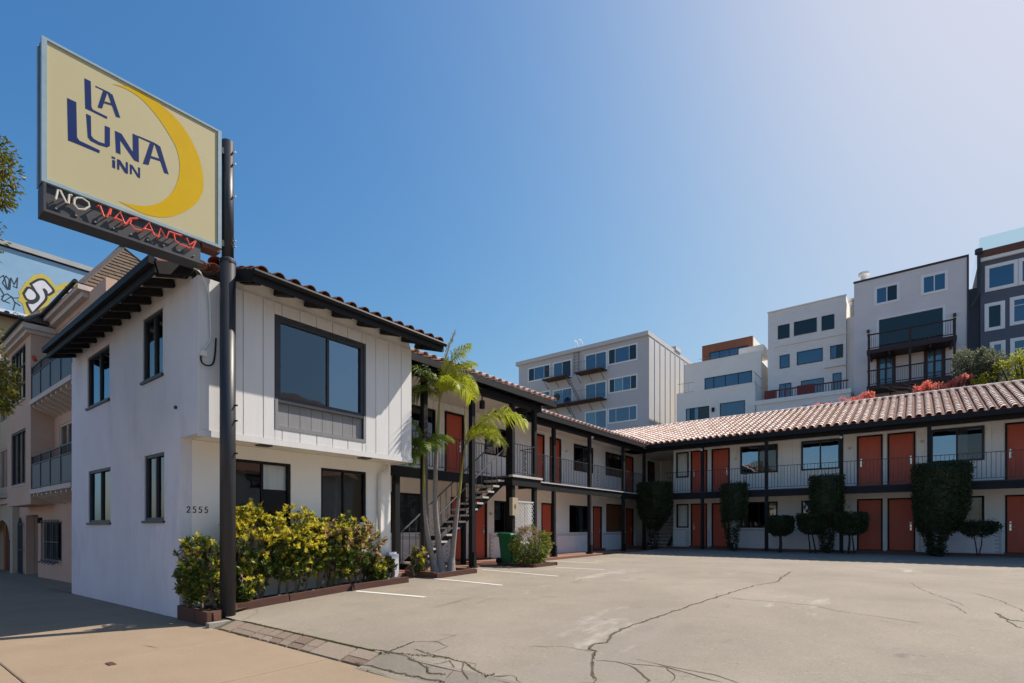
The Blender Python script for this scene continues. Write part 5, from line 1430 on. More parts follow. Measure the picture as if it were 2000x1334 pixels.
# ------------------------------------------------------------------ neighbours along the street
PINK = mat("pink_stucco", (.58, .40, .30), (.49, .33, .25), rough=.85, scale=1.2, bump=.2, bscale=25)
PINK_TRIM = mat("pale_pink_trim", (.58, .50, .45), (.50, .43, .39), rough=.7, scale=3)
PEACH_SIDING = clapboard("peach_siding", (.58, .38, .25), .14)
SHINGLE = mat("tan_shingle", (.14, .098, .066), (.085, .06, .042), rough=.9, scale=3, island=.7, bump=.2)
SHINGLE_D = mat("shade_toned_shingle", (.10, .085, .085), (.06, .055, .055), rough=.9, scale=3, island=.6)  # shade of the unlit tower and bay slopes put into the shingle colour
BEIGE = clapboard("beige_siding", (.46, .34, .20), .16)
CREAM_ST = mat("beige_stucco", (.52, .44, .33), (.45, .38, .29), rough=.85, scale=1.4)
IRON = mat("blue_black_iron", (.035, .05, .075), (.05, .065, .085), rough=.5, scale=6)
GREYMETAL = mat("grey_blue_metal", (.16, .20, .25), (.11, .14, .18), rough=.45, scale=1.2, stretch=(1, 1, .3), metal=.3)
WHITE_TRIM = mat("white_window_trim", (.80, .80, .80), (.74, .74, .74), rough=.5, scale=4)

PH = thing("pink_house", (-22, 6, -.15), "pink stucco house with bay window, iron balconies and steep shingled roofs beside the motel office", "house")
TW = TF('y', 4.5, -1); TBy = TF('y', 3.9, -1)
GZ = -.25
# main wall with ground floor openings
gh = [(-24.3, -22.0, .5, 1.78), (-27.25, -25.25, GZ, 2.06)]
mh = [(-22.3, -19.9, 3.0, 4.95), (-22.3, -19.9, 5.9, 7.0), (-23.1, -19.9, 7.15, 8.12)]
b = MB(); wall(b, TW, -28.4, -17.45, GZ - .2, 8.42, .25, gh + mh[:2] + [(-22.9, -19.95, 7.2, 8.1)]); b.build("wall", PINK, PH)
b = MB(); wall(b, TF('x', -19.1, 1), 4.75, 14, 7.0, 8.42, .2); b.build("side_wall", PEACH_SIDING, PH)
b = MB(); wall(b, TF('x', -17.45, 1), 4.75, 14, GZ, 7.0, .2); b.box(-19.1, -17.45, 4.5, 14, 6.9, 7.02); b.build("side_wall", PINK, PH)
b = MB(); wall(b, TF('y', 14, 1), -28.4, -17.45, GZ, 8.4, .2); wall(b, TF('x', -28.4, -1), 4.7, 14, GZ, 8.3, .2); b.build("rear_wall", PINK, PH)
# bay
b = MB(); wall(b, TBy, -26.72, -22.9, 2.39, 8.05, .15, [(-25.97, -23.66, 5.95, 7.80), (-26.02, -23.66, 3.08, 4.96)])
wall(b, TF('x', -22.9, 1), 4.05, 4.5, 2.39, 8.05, .12); wall(b, TF('x', -26.72, -1), 4.05, 4.5, 2.39, 8.05, .12); b.box(-26.72, -22.9, 3.9, 4.5, 2.36, 2.39); b.build("bay_wall", PINK, PH)
window(PH, TBy, -25.97, -23.66, 5.95, 7.80, frame=TRIM_GREY, glass=GLASS_SKY, mull=(.25, .5, .75), trans=(.33, .66), n=-.04, fw=.05, sill=PINK_TRIM)
window(PH, TBy, -26.02, -23.66, 3.08, 4.96, frame=TRIM_GREY, mull=(.33, .66), n=-.06, fw=.06, sill=PINK_TRIM, cur=[(.3, .36, 1, CURTAIN), (.62, .69, 1, CURTAIN)])
window(PH, TW, -22.3, -19.9, 3.0, 4.95, frame=PINK_TRIM, mull=(.33, .66), n=-.05, fw=.07)
window(PH, TW, -22.3, -19.9, 5.9, 7.0, frame=PINK_TRIM, mull=(.5,), n=-.05, fw=.07)
window(PH, TW, -22.9, -19.95, 7.2, 8.1, frame=PINK_TRIM, mull=(.28, .55, .78), n=-.05, fw=.07, panes=[GLASS_SKY, GLASS, GLASS_SKY])
b = MB(); b.box(-28.2, -17.7, 4.8, 13.8, 2.4, 2.5); b.box(-28.2, -17.7, 4.8, 13.8, 5.4, 5.5); b.box(-28.2, -17.7, 8.4, 8.6, GZ, 8.3); b.build("inner_wall", DARKROOM, PH)
# cornices
b = MB(); b.box(-26.95, -22.72, 3.68, 4.5, 8.05, 8.22); b.box(-26.85, -22.82, 3.78, 4.5, 7.93, 8.05); b.box(-23.35, -18.9, 4.22, 4.5, 8.42, 8.56); b.box(-23.35, -19.0, 4.34, 4.5, 8.26, 8.42); b.box(-19.1, -18.9, 4.5, 8, 8.42, 8.56)
b.build("cornice", PINK_TRIM, PH)
b = MB(); b.tube([(-26.98, 3.62, 8.26), (-22.70, 3.62, 8.26)], .06, 8); b.tube([(-23.3, 4.16, 8.6), (-18.88, 4.16, 8.6)], .06, 8); b.build("gutter", TRIM, PH)
# roofs: hipped bay roof and the steep tower roof, shingled
def shingle_face(tri, rows, width, mesh_mat, dark, parent, base_mat):
    """tri: left eave, right eave, top-left, top-right; lays courses of shingles on the slope"""
    A, B, TL, TR = [Vector(p) for p in tri]
    b = MB(); b.poly([A, B, TR, TL]); b.build("roof_slope", base_mat, parent)
    n = (B - A).cross(TL - A).normalized()
    if n.z < 0: n = -n
    us = ((TL + TR) / 2 - (A + B) / 2).normalized(); al = (B - A).normalized()
    hgt = ((TL + TR) / 2 - (A + B) / 2).length; ch = hgt / rows
    sm = MB(); sm.v = [(-.5, -.05, .004), (.5, -.05, .004), (.5, 1.1, .004), (-.5, 1.1, .004), (-.5, 0, .045), (.5, 0, .045), (.5, 1.1, .008), (-.5, 1.1, .008)]
    sm.f = [(4, 5, 6, 7), (0, 1, 5, 4), (1, 2, 6, 5), (3, 0, 4, 7)]
    me = sm.data("shingle", mesh_mat); ms = []
    x_ = al; y_ = us - al * us.dot(al); y_.normalize(); z_ = x_.cross(y_)
    if z_.z < 0: z_ = -z_
    for r in range(rows):
        t = (r + .0) / rows; t1 = (r + .55) / rows; base = A.lerp(B, .5) + us * (hgt * t)
        x0, x1 = (A.lerp(TL, t1) - base).dot(al), (B.lerp(TR, t1) - base).dot(al)
        x = (A - base).dot(al) - (width / 2 if r % 2 else 0) - .01
        while x < x1:
            p, q = max(x, x0), min(x + width, x1)
            if q - p > .05:
                M = Matrix((x_ * ((q - p) * .975), y_ * ch, z_)).transposed().to_4x4(); M.translation = A + y_ * (hgt * t) + al * ((base - A).dot(al) + (p + q) / 2) + z_ * rnd.uniform(0, .008)
                ms.append(M)
            x += width
    return me, ms
def hip(a, c, m_, w_=.22):
    b = MB(); b.bar(a, c, w_, .07); b.build("hip_cap", m_, PH)
ax_, ay_, az_ = -21.4, 6.0, 11.15
e = [(-23.9, 4.3, 8.58), (-18.95, 4.3, 8.58), (-18.95, 8.0, 8.58), (-23.9, 8.0, 8.58)]
ap = (ax_, ay_, az_); ap2 = (ax_, ay_ + .02, az_)
hip(e[1], ap, SHINGLE_D, .16); hip(e[2], ap, SHINGLE); hip(e[0], ap, SHINGLE_D)  # dark cap on the front hip stands in for the shaded slope
meA, msA = shingle_face((e[1], e[2], ap, ap2), 15, .42, SHINGLE, 0, PH, SHINGLE)
meB, msB = shingle_face((e[0], e[1], ap, ap2), 14, .42, SHINGLE_D, 0, PH, SHINGLE_D)
b = MB(); b.poly([e[2], e[3], ap]); b.poly([e[3], e[0], ap]); b.build("roof_slope", SHINGLE_D, PH)
f = [(-27.0, 3.75, 8.28), (-22.7, 3.75, 8.28), (-22.7, 7.5, 8.28), (-27.0, 7.5, 8.28)]
rp = [(-25.2, 5.5, 10.35), (-25.0, 6.2, 10.35)]
hip(f[1], rp[0], SHINGLE); hip(f[2], rp[1], SHINGLE); hip(rp[0], rp[1], SHINGLE)
meC, msC = shingle_face((f[1], f[2], rp[0], rp[1]), 10, .42, SHINGLE, 0, PH, SHINGLE)
b = MB(); b.poly([f[0], f[1], rp[0]]); b.poly([f[2], f[3], rp[1]]); b.poly([f[3], f[0], rp[0], rp[1]]); b.build("roof_slope", SHINGLE_D, PH)
pieces("shingle", meA, msA + msC, PH)
pieces("shade_toned_shingle", meB, msB, PH)
b = MB(); b.poly([(-28.4, 8, 8.4), (-17.45, 8, 7.02), (-17.45, 14, 7.02), (-28.4, 14, 8.4)]); b.build("flat_roof", SHINGLE_D, PH)
# small gabled dormer on the tower's lit side
b = MB(); b.poly([(-19.0, 5.6, 8.6), (-19.0, 7.0, 8.6), (-19.0, 6.3, 9.75)]); b.build("dormer_gable", PEACH_SIDING, PH)
b = MB(); b.poly([(-18.85, 5.45, 8.55), (-18.85, 6.3, 9.9), (-20.6, 6.3, 9.9), (-20.2, 5.45, 8.55)]); b.poly([(-18.85, 6.3, 9.9), (-18.85, 7.15, 8.55), (-20.2, 7.15, 8.55), (-20.6, 6.3, 9.9)]); b.build("dormer_roof", SHINGLE_D, PH)
# balconies with dark panels and brackets
for zf, lab in ((5.72, 0), (2.82, 1)):
    b = MB(); b.box(-22.9, -18.0, 3.86, 4.5, zf - .14, zf); bal = b.build("balcony", PINK_TRIM, PH)
    for k in range(9):
        x = -22.7 + .56 * k; b = MB(); b.prism([(x, 4.5, zf - .48), (x, 4.5, zf - .14), (x, 3.92, zf - .14), (x, 3.92, zf - .22)], (.12, 0, 0)); b.build("bracket", PINK_TRIM, bal)
    b = MB(); b.box(-22.85, -18.0, 3.90, 3.94, zf + 1.06, zf + 1.10); b.box(-22.85, -18.0, 3.90, 3.94, zf + .80, zf + .83); b.box(-22.85, -18.0, 3.90, 3.94, zf + .03, zf + .07)
    for k in range(5): b.box(-22.85 + 1.2 * k, -22.80 + 1.2 * k, 3.895, 3.945, zf, zf + 1.12)
    r_ = b.build("railing", IRON, bal)
    b = MB(); b.box(-22.8, -18.0, 3.915, 3.925, zf + .08, zf + .79); b.build("panel", IRON, r_)
    for k in range(36): link(bpy.data.objects.new("baluster", BAL), r_, Matrix.Translation((-22.75 + .13 * k, 3.92, zf + .83)) @ Matrix.Diagonal((.9, .9, .23, 1)))
b = MB(); b.tube([(-22.0, 3.85, 6.86), (-21.9, 3.8, 6.95), (-21.75, 3.78, 6.9)], .06, 8); b.build("rolled_cloth", DOOR, PH)
# ground floor: barred window, recessed door with gate, house drain, wall lamp
window(PH, TW, -24.3, -22.0, .5, 1.78, frame=TRIM, mull=(.33, .66), n=-.08, fw=.06)
b = MB()
for k in range(12): b.box(-24.28 + .2 * k, -24.26 + .2 * k, 4.40, 4.42, .42, 1.86)
for z in (.46, 1.1, 1.8): b.box(-24.35, -21.95, 4.395, 4.425, z, z + .025)
wg = b.build("window_grille", IRON, PH)
b = MB()
for k in range(5): b.tube(smooth_line([(-24.1 + .45 * k, 4.40, .46), (-24.0 + .45 * k, 4.28, .38), (-23.9 + .45 * k, 4.40, .46)], 3), .015, 5)
b.build("scroll", IRON, wg)
b = MB(); b.box(-27.3, -25.2, 5.9, 6.0, GZ, 2.2); b.box(-27.35, -27.25, 4.76, 6, GZ, 2.2); b.box(-25.25, -25.15, 4.76, 6, GZ, 2.2); b.box(-27.3, -25.2, 4.76, 6, 2.06, 2.2); b.build("porch_lining", PINK, PH)
b = MB(); b.box(-26.9, -25.9, 5.84, 5.895, GZ, 1.95); b.build("door", IRON, PH)
b = MB()
for k in range(9): b.box(-28.25 + .1 * k, -28.235 + .1 * k, 4.42, 4.44, GZ, 1.75 + .25 * math.sin(math.pi * k / 8))
for z in (GZ + .05, .7, 1.7): b.box(-28.28, -27.42, 4.415, 4.445, z, z + .04)
b.build("gate", IRON, PH)
b = MB(); b.box(-24.75, -24.6, 4.38, 4.5, 1.75, 1.95); b.build("wall_lantern", TRIM, PH)
# metal cladding strip between the house and the office
b = MB(); b.box(-17.43, -17.09, 3.95, 4.2, -.3, 3.9); b.box(-17.40, -17.12, 3.93, 3.95, -.3, 2.0); GM = b.build("metal_screen", GREYMETAL, None); tag(GM, "narrow grey blue metal screen closing the gap beside the white office", "screen")
b = MB(); b.box(-17.30, -17.18, 3.85, 3.93, 2.05, 2.17); b.build("alarm_box", TRIM, GM)

BH = thing("beige_house", (-33, 8, -.3), "beige house with arched garage at the left edge, tall sided wall behind carrying a billboard", "house")
b = MB(); wall(b, TF('y', 4.3, -1), -36, -28.45, -.6, 8.2, .25, [(-31.9, -28.9, -.6, 1.9), (-31.2, -29.2, 3.2, 4.9), (-31.2, -29.2, 6.0, 7.5)]); wall(b, TF('x', -28.45, 1), 4.55, 12, -.5, 8.2, .2); b.build("wall", CREAM_ST, BH)
b = MB(); b.box(-31.8, -29.0, 4.6, 4.65, -.6, 1.9); b.build("garage_door", SILL, BH)
b = MB()
for k in range(12):
    a0, a1 = math.pi * k / 12, math.pi * (k + 1) / 12
    p0, p1 = (-30.4 + 1.5 * math.cos(a0), 1.1 + .8 * math.sin(a0)), (-30.4 + 1.5 * math.cos(a1), 1.1 + .8 * math.sin(a1))
    b.prism([(p0[0], 4.28, p0[1]), (p0[0], 4.28, 1.95), (p1[0], 4.28, 1.95), (p1[0], 4.28, p1[1])], (0, .1, 0))
b.build("arch", CREAM_ST, BH)
window(BH, TF('y', 4.3, -1), -31.2, -29.2, 3.2, 4.9, mull=(.5,), n=-.05, fw=.07, frame=PINK_TRIM); window(BH, TF('y', 4.3, -1), -31.2, -29.2, 6.0, 7.5, mull=(.5,), n=-.05, fw=.07, frame=PINK_TRIM)
b = MB(); b.box(-36, -28.3, 4.05, 4.4, 8.2, 8.4); b.box(-36, -28.35, 4.15, 4.4, 2.55, 2.75); b.build("cornice", PINK_TRIM, BH)
b = MB(); b.poly([(-36, 4.2, 8.4), (-28.4, 4.2, 8.4), (-28.4, 12, 8.4), (-36, 12, 8.4)]); b.build("flat_roof", SHINGLE_D, BH)
b = MB(); b.box(-31.5, -28.6, 3.9, 4.3, 2.78, 2.9); bl = b.build("balcony", PINK_TRIM, BH)
railing(bl, (-31.5, 3.95, 2.9), (-28.6, 3.95, 2.9), h=.9)
b = MB(); b.box(-42, -32.15, 2.0, 16, -.6, 14.0); b.build("tall_sided_wall", BEIGE, BH)
# billboard on that wall
SKYBLUE = mat("billboard_blue_print", (.22, .40, .60), (.30, .48, .64), rough=.5, scale=.5, stretch=(1, 1, 2.2), spots=[((.50, .57, .63), 1.2, .56, .2, (1, .5, 2.5))])
BB = thing("billboard", (-32.1, 6, 11.1), "weathered blue billboard sprayed with graffiti high on the wall behind the pink house", "billboard")
b = MB(); b.box(-32.1, -32.0, 1.5, 12.0, 11.28, 14.08); b.build("panel", SKYBLUE, BB)
b = MB(); b.box(-32.12, -31.9, 1.4, 12.1, 14.10, 14.32); b.build("top_rail", mat("grey_rail_paint", (.42, .44, .44), rough=.6), BB)
b = MB(); b.box(-32.1, -31.97, 1.4, 12.1, 14.04, 14.10); b.box(-32.1, -31.7, 1.4, 12.1, 10.98, 11.06); b.build("bottom_rail", TRIM, BB)
b = MB(); b.box(-32.1, -31.98, 1.5, 12.0, 11.07, 11.27); b.build("name_strip", WHITE_TRIM, BB)
YELLOW = mat("yellow_spray", (.62, .48, .04), (.5, .42, .1), rough=.6, scale=5)
SPRAYW = mat("white_spray", (.74, .74, .80), (.62, .63, .72), rough=.6, scale=6)
BLACKP = mat("black_spray", (.02, .03, .04), rough=.6)
TG = TF('x', -32.0, 1)
def gpoly(poly, n, m_, nm):
    b = MB(); b.poly([(-32.0 + n, y, z) for y, z in poly]); b.build(nm, m_, BB)
def outline(poly, wd, n, m_, nm, close=True):
    pts = poly + ([poly[0]] if close else [])
    b = MB()
    for p, r in zip(pts[:-1], pts[1:]):
        p, r = Vector(p), Vector(r); d = (r - p)
        if d.length < 1e-6: continue
        d.normalize(); u = Vector((-d.y, d.x)) * wd / 2; e = d * wd * .4
        q = [p - e + u, r + e + u, r + e - u, p - e - u]
        nn = n + rnd.random() * .002
        b.poly([(-32.0 + nn, v.x, v.y) for v in q])
    b.build(nm, m_, BB)
G1 = [(5.45, 12.72), (5.7, 13.0), (5.91, 13.08), (6.06, 12.96), (6.25, 12.71), (6.15, 12.52), (6.03, 12.43), (5.98, 12.58), (5.91, 12.63), (5.98, 12.42), (5.97, 12.18), (5.76, 11.8), (5.55, 11.44), (5.47, 11.43), (5.32, 11.8), (5.5, 11.86), (5.67, 12.04), (5.72, 12.25), (5.61, 12.44)]
G2 = [(5.21, 12.19), (5.35, 12.51), (5.53, 12.49), (5.67, 12.31), (5.64, 12.09), (5.47, 11.95), (5.3, 11.99)]
G3 = [(6.71, 13.02), (7.0, 13.1), (7.06, 12.88), (6.76, 12.77)]
SCR = [[(4.44, 12.62), (4.55, 12.77), (4.6, 12.61), (4.68, 12.19), (4.52, 12.43), (4.63, 12.77), (4.74, 12.66), (4.71, 12.2)], [(4.76, 12.22), (4.79, 12.75), (4.9, 12.49), (5.01, 12.84), (4.99, 12.37), (4.87, 12.41)], [(4.49, 11.82), (4.68, 12.0), (4.85, 11.87), (5.1, 11.96)], [(4.55, 11.61), (4.82, 11.93), (4.93, 11.67), (4.87, 11.35)], [(4.93, 11.71), (5.1, 11.61)], [(4.44, 12.17), (4.57, 11.92), (4.49, 11.67), (4.74, 11.6)]]
sm_ = lambda P_: [tuple(v) for v in smooth_line(P_ + [P_[0]], 3)][:-1]
g1, g2, g3 = sm_(G1), sm_(G2), G3
for q, gp in enumerate((g1, g2, g3)):
    outline(gp, .30, .004, YELLOW, "graffiti"); 
for gp in (g1, g2, g3):
    gpoly(gp, .008, SPRAYW, "graffiti"); outline(gp, .09, .010, BLACKP, "graffiti")
outline([(5.35, 11.33), (5.27, 11.78), (5.13, 11.85), (5.24, 12.35), (5.38, 12.67), (5.61, 13.07), (5.85, 13.23), (6.06, 13.15), (6.21, 12.89), (6.27, 12.76), (6.45, 12.9), (6.64, 13.09), (6.92, 13.23), (7.17, 13.25)], .2, .006, YELLOW, "graffiti", False)
for s_ in SCR: outline(s_, .035, .006, BLACKP, "graffiti", False)
tx = bpy.data.curves.new("strip_lettering", 'FONT'); tx.body = "Clear C"; tx.size = .21; tx.extrude = .002
tx.materials.append(mat("blue_print", (.03, .10, .38), rough=.5))
to = bpy.data.objects.new("lettering_outline", tx); C.objects.link(to); bpy.context.view_layer.update()
tm = bpy.data.meshes.new_from_object(to.evaluated_get(bpy.context.evaluated_depsgraph_get())); bpy.data.objects.remove(to)
to = link(bpy.data.objects.new("strip_lettering", tm), BB, Matrix.Translation((-31.972, 4.85, 11.10)) @ Matrix(((0, 0, 1), (1, 0, 0), (0, 1, 0))).to_4x4())
b = MB()
for k in range(10): b.poly([(-31.972, 4.66 + .09 * math.cos(.628 * k), 11.17 + .07 * math.sin(.628 * k)), (-31.972, 4.66 + .09 * math.cos(.628 * (k + 1)), 11.17 + .07 * math.sin(.628 * (k + 1))), (-31.972, 4.66, 11.17)])
b.build("round_mark", NAVY, BB)

# street tree whose crown hangs in at the left edge
t = thing("street_tree", (-12.6, .4, 0), "leafy street tree at the left edge of the pavement, branches reaching towards the sign", "tree")
s_ = MB(); s_.tube([(-12.6, .4, -.1), (-12.55, .45, 1.2), (-12.5, .5, 2.6), (-12.4, .6, 3.6)], [.17, .14, .12, .11], 10)
A = MB(); cl = []
for c, r in [((-10.60, 1.50, 6.85), .22), ((-10.72, 1.48, 7.2), .20), ((-10.75, 1.46, 6.6), .26), ((-10.66, 1.50, 6.42), .14), ((-10.9, 1.42, 6.9), .3), ((-10.52, 1.54, 3.72), .15), ((-10.62, 1.50, 3.90), .18), ((-10.66, 1.50, 3.52), .18), ((-10.56, 1.52, 3.36), .10), ((-10.9, 1.40, 3.75), .3),
             ((-11.4, 1.1, 4.4), .55), ((-11.6, 1.1, 6.2), .6), ((-12.3, .6, 4.6), .9), ((-12.6, .3, 6.4), 1.0), ((-13.5, .3, 5.2), 1.0), ((-12.8, -.6, 5.0), .9), ((-13.3, .9, 6.6), .8), ((-12.2, .2, 7.4), .7), ((-11.9, .9, 5.3), .55)]:
    c = Vector(c); cl.append((c, r))
    for _ in range(int(620 * (r / .5) ** 2) + 90):
        v = Vector((rnd.gauss(0, 1), rnd.gauss(0, 1), rnd.gauss(0, 1))).normalized(); p = c + v * r * rnd.uniform(.2, 1.05)
        leaf(A, p, v + Vector((rnd.gauss(0, .6), rnd.gauss(0, .6), rnd.gauss(0, .5) - .3)), rnd.uniform(.055, .10), rnd.uniform(.025, .042))
A.build("crown", LEAF_STREET, t)
for c, r in cl:
    k = Vector((-12.4, .6, 3.6)); mid = k.lerp(c, .5) + Vector((0, 0, .15)); s_.tube([k, mid, c], [.05, .03, .008], 6)
s_.build("trunk", BARK_DARK, t, True)

# ------------------------------------------------------------------ houses on the hill behind
def bgwin(parent, T, a0, a1, z0, z1, mull=(), frame=None, surround=.06, panes=None, trans=(), fw=.05, n=.0):
    return window(parent, T, a0, a1, z0, z1, frame=frame or WHITE_TRIM, glass=GLASS_BG, mull=mull, trans=trans, fw=fw, n=n, surround=surround, panes=panes, fd=.04)
GREYW = mat("grey_painted_wall", (.52, .51, .525), (.46, .45, .465), rough=.8, scale=.5, stretch=(1, 1, .3))
GREYP = mat("pale_grey_wall_panel", (.55, .54, .54), (.48, .47, .47), rough=.8, scale=.6, island=.4)
GZ0 = 6.5
GH = thing("grey_apartment_house", (-27, 50, GZ0), "grey flat roofed apartment block with white windows and fire escape behind the side wing", "building", "houses on the hill behind the motel")
TGy = TF('y', 46, -1)
gw = [(-33.27, -30.5, 17.4, 18.78, (.27, .73)), (-30.04, -27.9, 17.05, 18.75, (.5,)), (-26.22, -23.9, 17.05, 18.82, (.5,)), (-23.67, -20.74, 17.41, 18.85, (.24, .74)),
      (-33.27, -30.5, 14.65, 15.97, (.27, .73)), (-30.04, -27.8, 14.35, 15.87, (.5,)), (-26.22, -23.94, 14.25, 15.88, (.5,)), (-23.6, -20.74, 14.65, 15.96, (.2, .5, .78)),
      (-26.22, -23.9, 11.3, 13.08, (.5,)), (-23.67, -20.74, 11.73, 13.07, (.27, .74)), (-30.04, -27.8, 11.4, 13.0, (.5,)), (-33.27, -30.5, 11.7, 13.0, (.27, .73))]
b = MB(); wall(b, TGy, -34.6, -19.57, GZ0, 19.35, .3, [w_[:4] for w_ in gw]); wall(b, TF('x', -19.62, 1), 46.3, 58, GZ0, 19.35, .3); wall(b, TF('x', -34.6, -1), 46.3, 58, GZ0, 19.35, .3); wall(b, TF('y', 58, 1), -34.3, -19.9, GZ0, 19.35, .2)
b.build("wall", GREYW, GH)
for q, (a, c, z0, z1, mu) in enumerate(gw): bgwin(GH, TGy, a, c, z0, z1, mu, panes=[GLASS_BG2, GLASS_BG, GLASS_BG2] if q in (0, 3) else ([GLASS_BG, GLASS_BG2] if q in (1,) else ([GLASS_BG2, GLASS_BG3, GLASS_BG, GLASS_BG2] if q == 7 else ([GLASS_BG3, GLASS_BG] if q in (8, 5) else None))), surround=.08)
b = MB(); b.box(-34.85, -19.5, 45.75, 58.2, 19.35, 19.75); b.build("roof_edge", GREYP, GH)
for k in range(9):
    y = 46.0 + 1.33 * k
    b = MB(); b.box(-19.62, -19.545, y + .03, y + 1.28, GZ0, 19.34); b.build("wall_panel", GREYP, GH)
    b = MB(); b.box(-19.62, -19.50, y + 1.28, y + 1.36, GZ0, 19.34); b.build("batten", GREYP, GH)
b = MB(); b.box(-20.0, -19.4, 52.5, 54, 19.75, 20.15); b.build("vent_box", GREYP, GH)
FE = MATS["railing_paint"]
RUST = mat("rusty_iron", (.10, .055, .04), (.05, .04, .04), rough=.8, scale=3)
for (x0, x1, z) in ((-30.7, -27.9, 16.95), (-26.8, -23.8, 16.95), (-30.7, -23.85, 14.12)):
    b = MB(); b.box(x0, x1, 44.75, 45.99, z - .10, z); fe = b.build("fire_escape", RUST, GH)
    r = railing(fe, (x0, 44.78, z), (x1, 44.78, z), h=.95, pitch=.35, m=RAIL_GREY)
    b = MB()
    for k in range(int((x1 - x0) / 1.3) + 1): b.bar((x0 + .1 + 1.3 * k, 45.9, z - .85), (x0 + .1 + 1.3 * k, 44.85, z - .08), .04, .04)
    b.build("bracket", RUST, fe)
def ladder(p0, p1, wdir, m_, parent):
    p0, p1, wd = Vector(p0), Vector(p1), Vector(wdir); b = MB()
    b.bar(p0 - wd, p1 - wd, .05, .05); b.bar(p0 + wd, p1 + wd, .05, .05)
    n = int((p1 - p0).length / .3)
    for k in range(1, n): q = p0.lerp(p1, k / n); b.bar(q - wd, q + wd, .03, .03)
    return b.build("ladder", m_, parent)
ladder((-28.0, 45.3, 16.95), (-26.5, 45.3, 14.15), (0, .25, 0), RAIL_GREY, GH); ladder((-28.0, 45.3, 14.1), (-26.4, 45.3, 11.3), (0, .25, 0), RAIL_GREY, GH)
ladder((-27.2, 45.85, 17.0), (-27.2, 45.85, 19.9), (.28, 0, 0), RAIL_GREY, GH)
b = MB()
for s2 in (-.28, .28): b.tube(smooth_line([(-27.2 + s2, 45.85, 19.8), (-27.2 + s2, 45.85, 20.4), (-27.2 + s2, 46.2, 20.65), (-27.2 + s2, 46.6, 20.4), (-27.2 + s2, 46.6, 19.75)], 4), .035, 6)
b.build("ladder_hoop", WHITE_TRIM, GH)
b = MB(); b.tube([(-29.0, 45.0, 14.9), (-29.0, 45.06, 14.9)], .38, 14); b.build("dish", RUST, GH)

WHITE_H = mat("offwhite_render", (.86, .83, .77), (.78, .75, .69), rough=.85, scale=.6)
WH = thing("white_terraced_house", (-14, 50, GZ0), "off white stepped house with setback terraces and wood clad penthouse between grey and cream blocks", "building", "houses on the hill behind the motel")
b = MB(); wall(b, TF('y', 46, -1), -16.95, -10.42, GZ0, 13.40, .3, [(-16.09, -14.1, 10.6, 12.07), (-13.19, -11.2, 10.3, 12.13)]); wall(b, TF('x', -10.42, 1), 46.3, 52, GZ0, 13.4, .25); wall(b, TF('x', -16.95, -1), 46.3, 52, GZ0, 13.4, .25); b.box(-16.9, -10.5, 46.3, 49, 12.5, 12.6)
b.build("lower_storey", WHITE_H, WH)
bgwin(WH, TF('y', 46, -1), -16.09, -14.1, 10.6, 12.07, (.17, .36, .55), frame=TRIM, surround=0, panes=[GLASS_BG3, GLASS_BG2, GLASS_BG3, GLASS_BG2]); bgwin(WH, TF('y', 46, -1), -13.19, -11.2, 10.3, 12.13, (), frame=TRIM_GREY, surround=0)
b = MB(); wall(b, TF('y', 49, -1), -17.3, -10.6, 12.4, 16.85, .3, [(-15.42, -11.35, 14.1, 15.33)]); wall(b, TF('x', -10.6, 1), 49.3, 56, 12.4, 16.0, .25); wall(b, TF('x', -17.3, -1), 49.3, 56, 12.4, 16.85, .25); b.box(-17.2, -10.8, 49.3, 52, 16.0, 16.1)
b.build("middle_storey", WHITE_H, WH)
bgwin(WH, TF('y', 49, -1), -15.42, -11.35, 14.1, 15.33, (.2, .45, .72), frame=TRIM, surround=0)
b = MB(); b.box(-12.7, -10.6, 50.0, 52, 16.85, 17.75); b.build("parapet", WHITE_H, WH)
CLAD = mat("red_brown_cladding", (.30, .11, .05), (.20, .07, .035), rough=.6, scale=1.5, stretch=(6, 6, .3))
b = MB(); wall(b, TF('y', 52, -1), -16.61, -11.99, 16.0, 19.38, .3, [(-15.88, -12.4, 17.2, 18.58)]); b.build("penthouse", CLAD, WH)
b = MB(); wall(b, TF('x', -11.99, 1), 52.3, 58, 16, 19.38, .3); wall(b, TF('x', -16.61, -1), 52.3, 58, 16, 19.38, .3); b.box(-16.6, -12, 52.3, 58, 19.2, 19.37); b.build("penthouse_side", WHITE_H, WH)
bgwin(WH, TF('y', 52, -1), -15.88, -12.4, 17.2, 18.58, (.27, .52, .76), frame=TRIM, surround=0)
b = MB(); b.box(-16.95, -10.5, 45.97, 46.05, 13.40, 13.5); b.box(-17.3, -10.6, 48.97, 49.05, 16.85, 16.93); b.build("coping", WHITE_H, WH)
railing(WH, (-16.6, 51.0, 16.9), (-12.8, 51.0, 16.9), h=.9, pitch=.6, m=RAIL_GREY)
railing(WH, (-16.9, 46.2, 13.5), (-15.5, 46.2, 13.5), h=.9, pitch=.4, m=RAIL_GREY); railing(WH, (-10.55, 46.2, 13.5), (-10.55, 49, 13.5), h=.9, pitch=.4, m=RAIL_GREY)
b = MB(); b.box(-13.85, -13.65, 45.85, 46, 11.5, 11.85); b.build("wall_light", TRIM, WH)

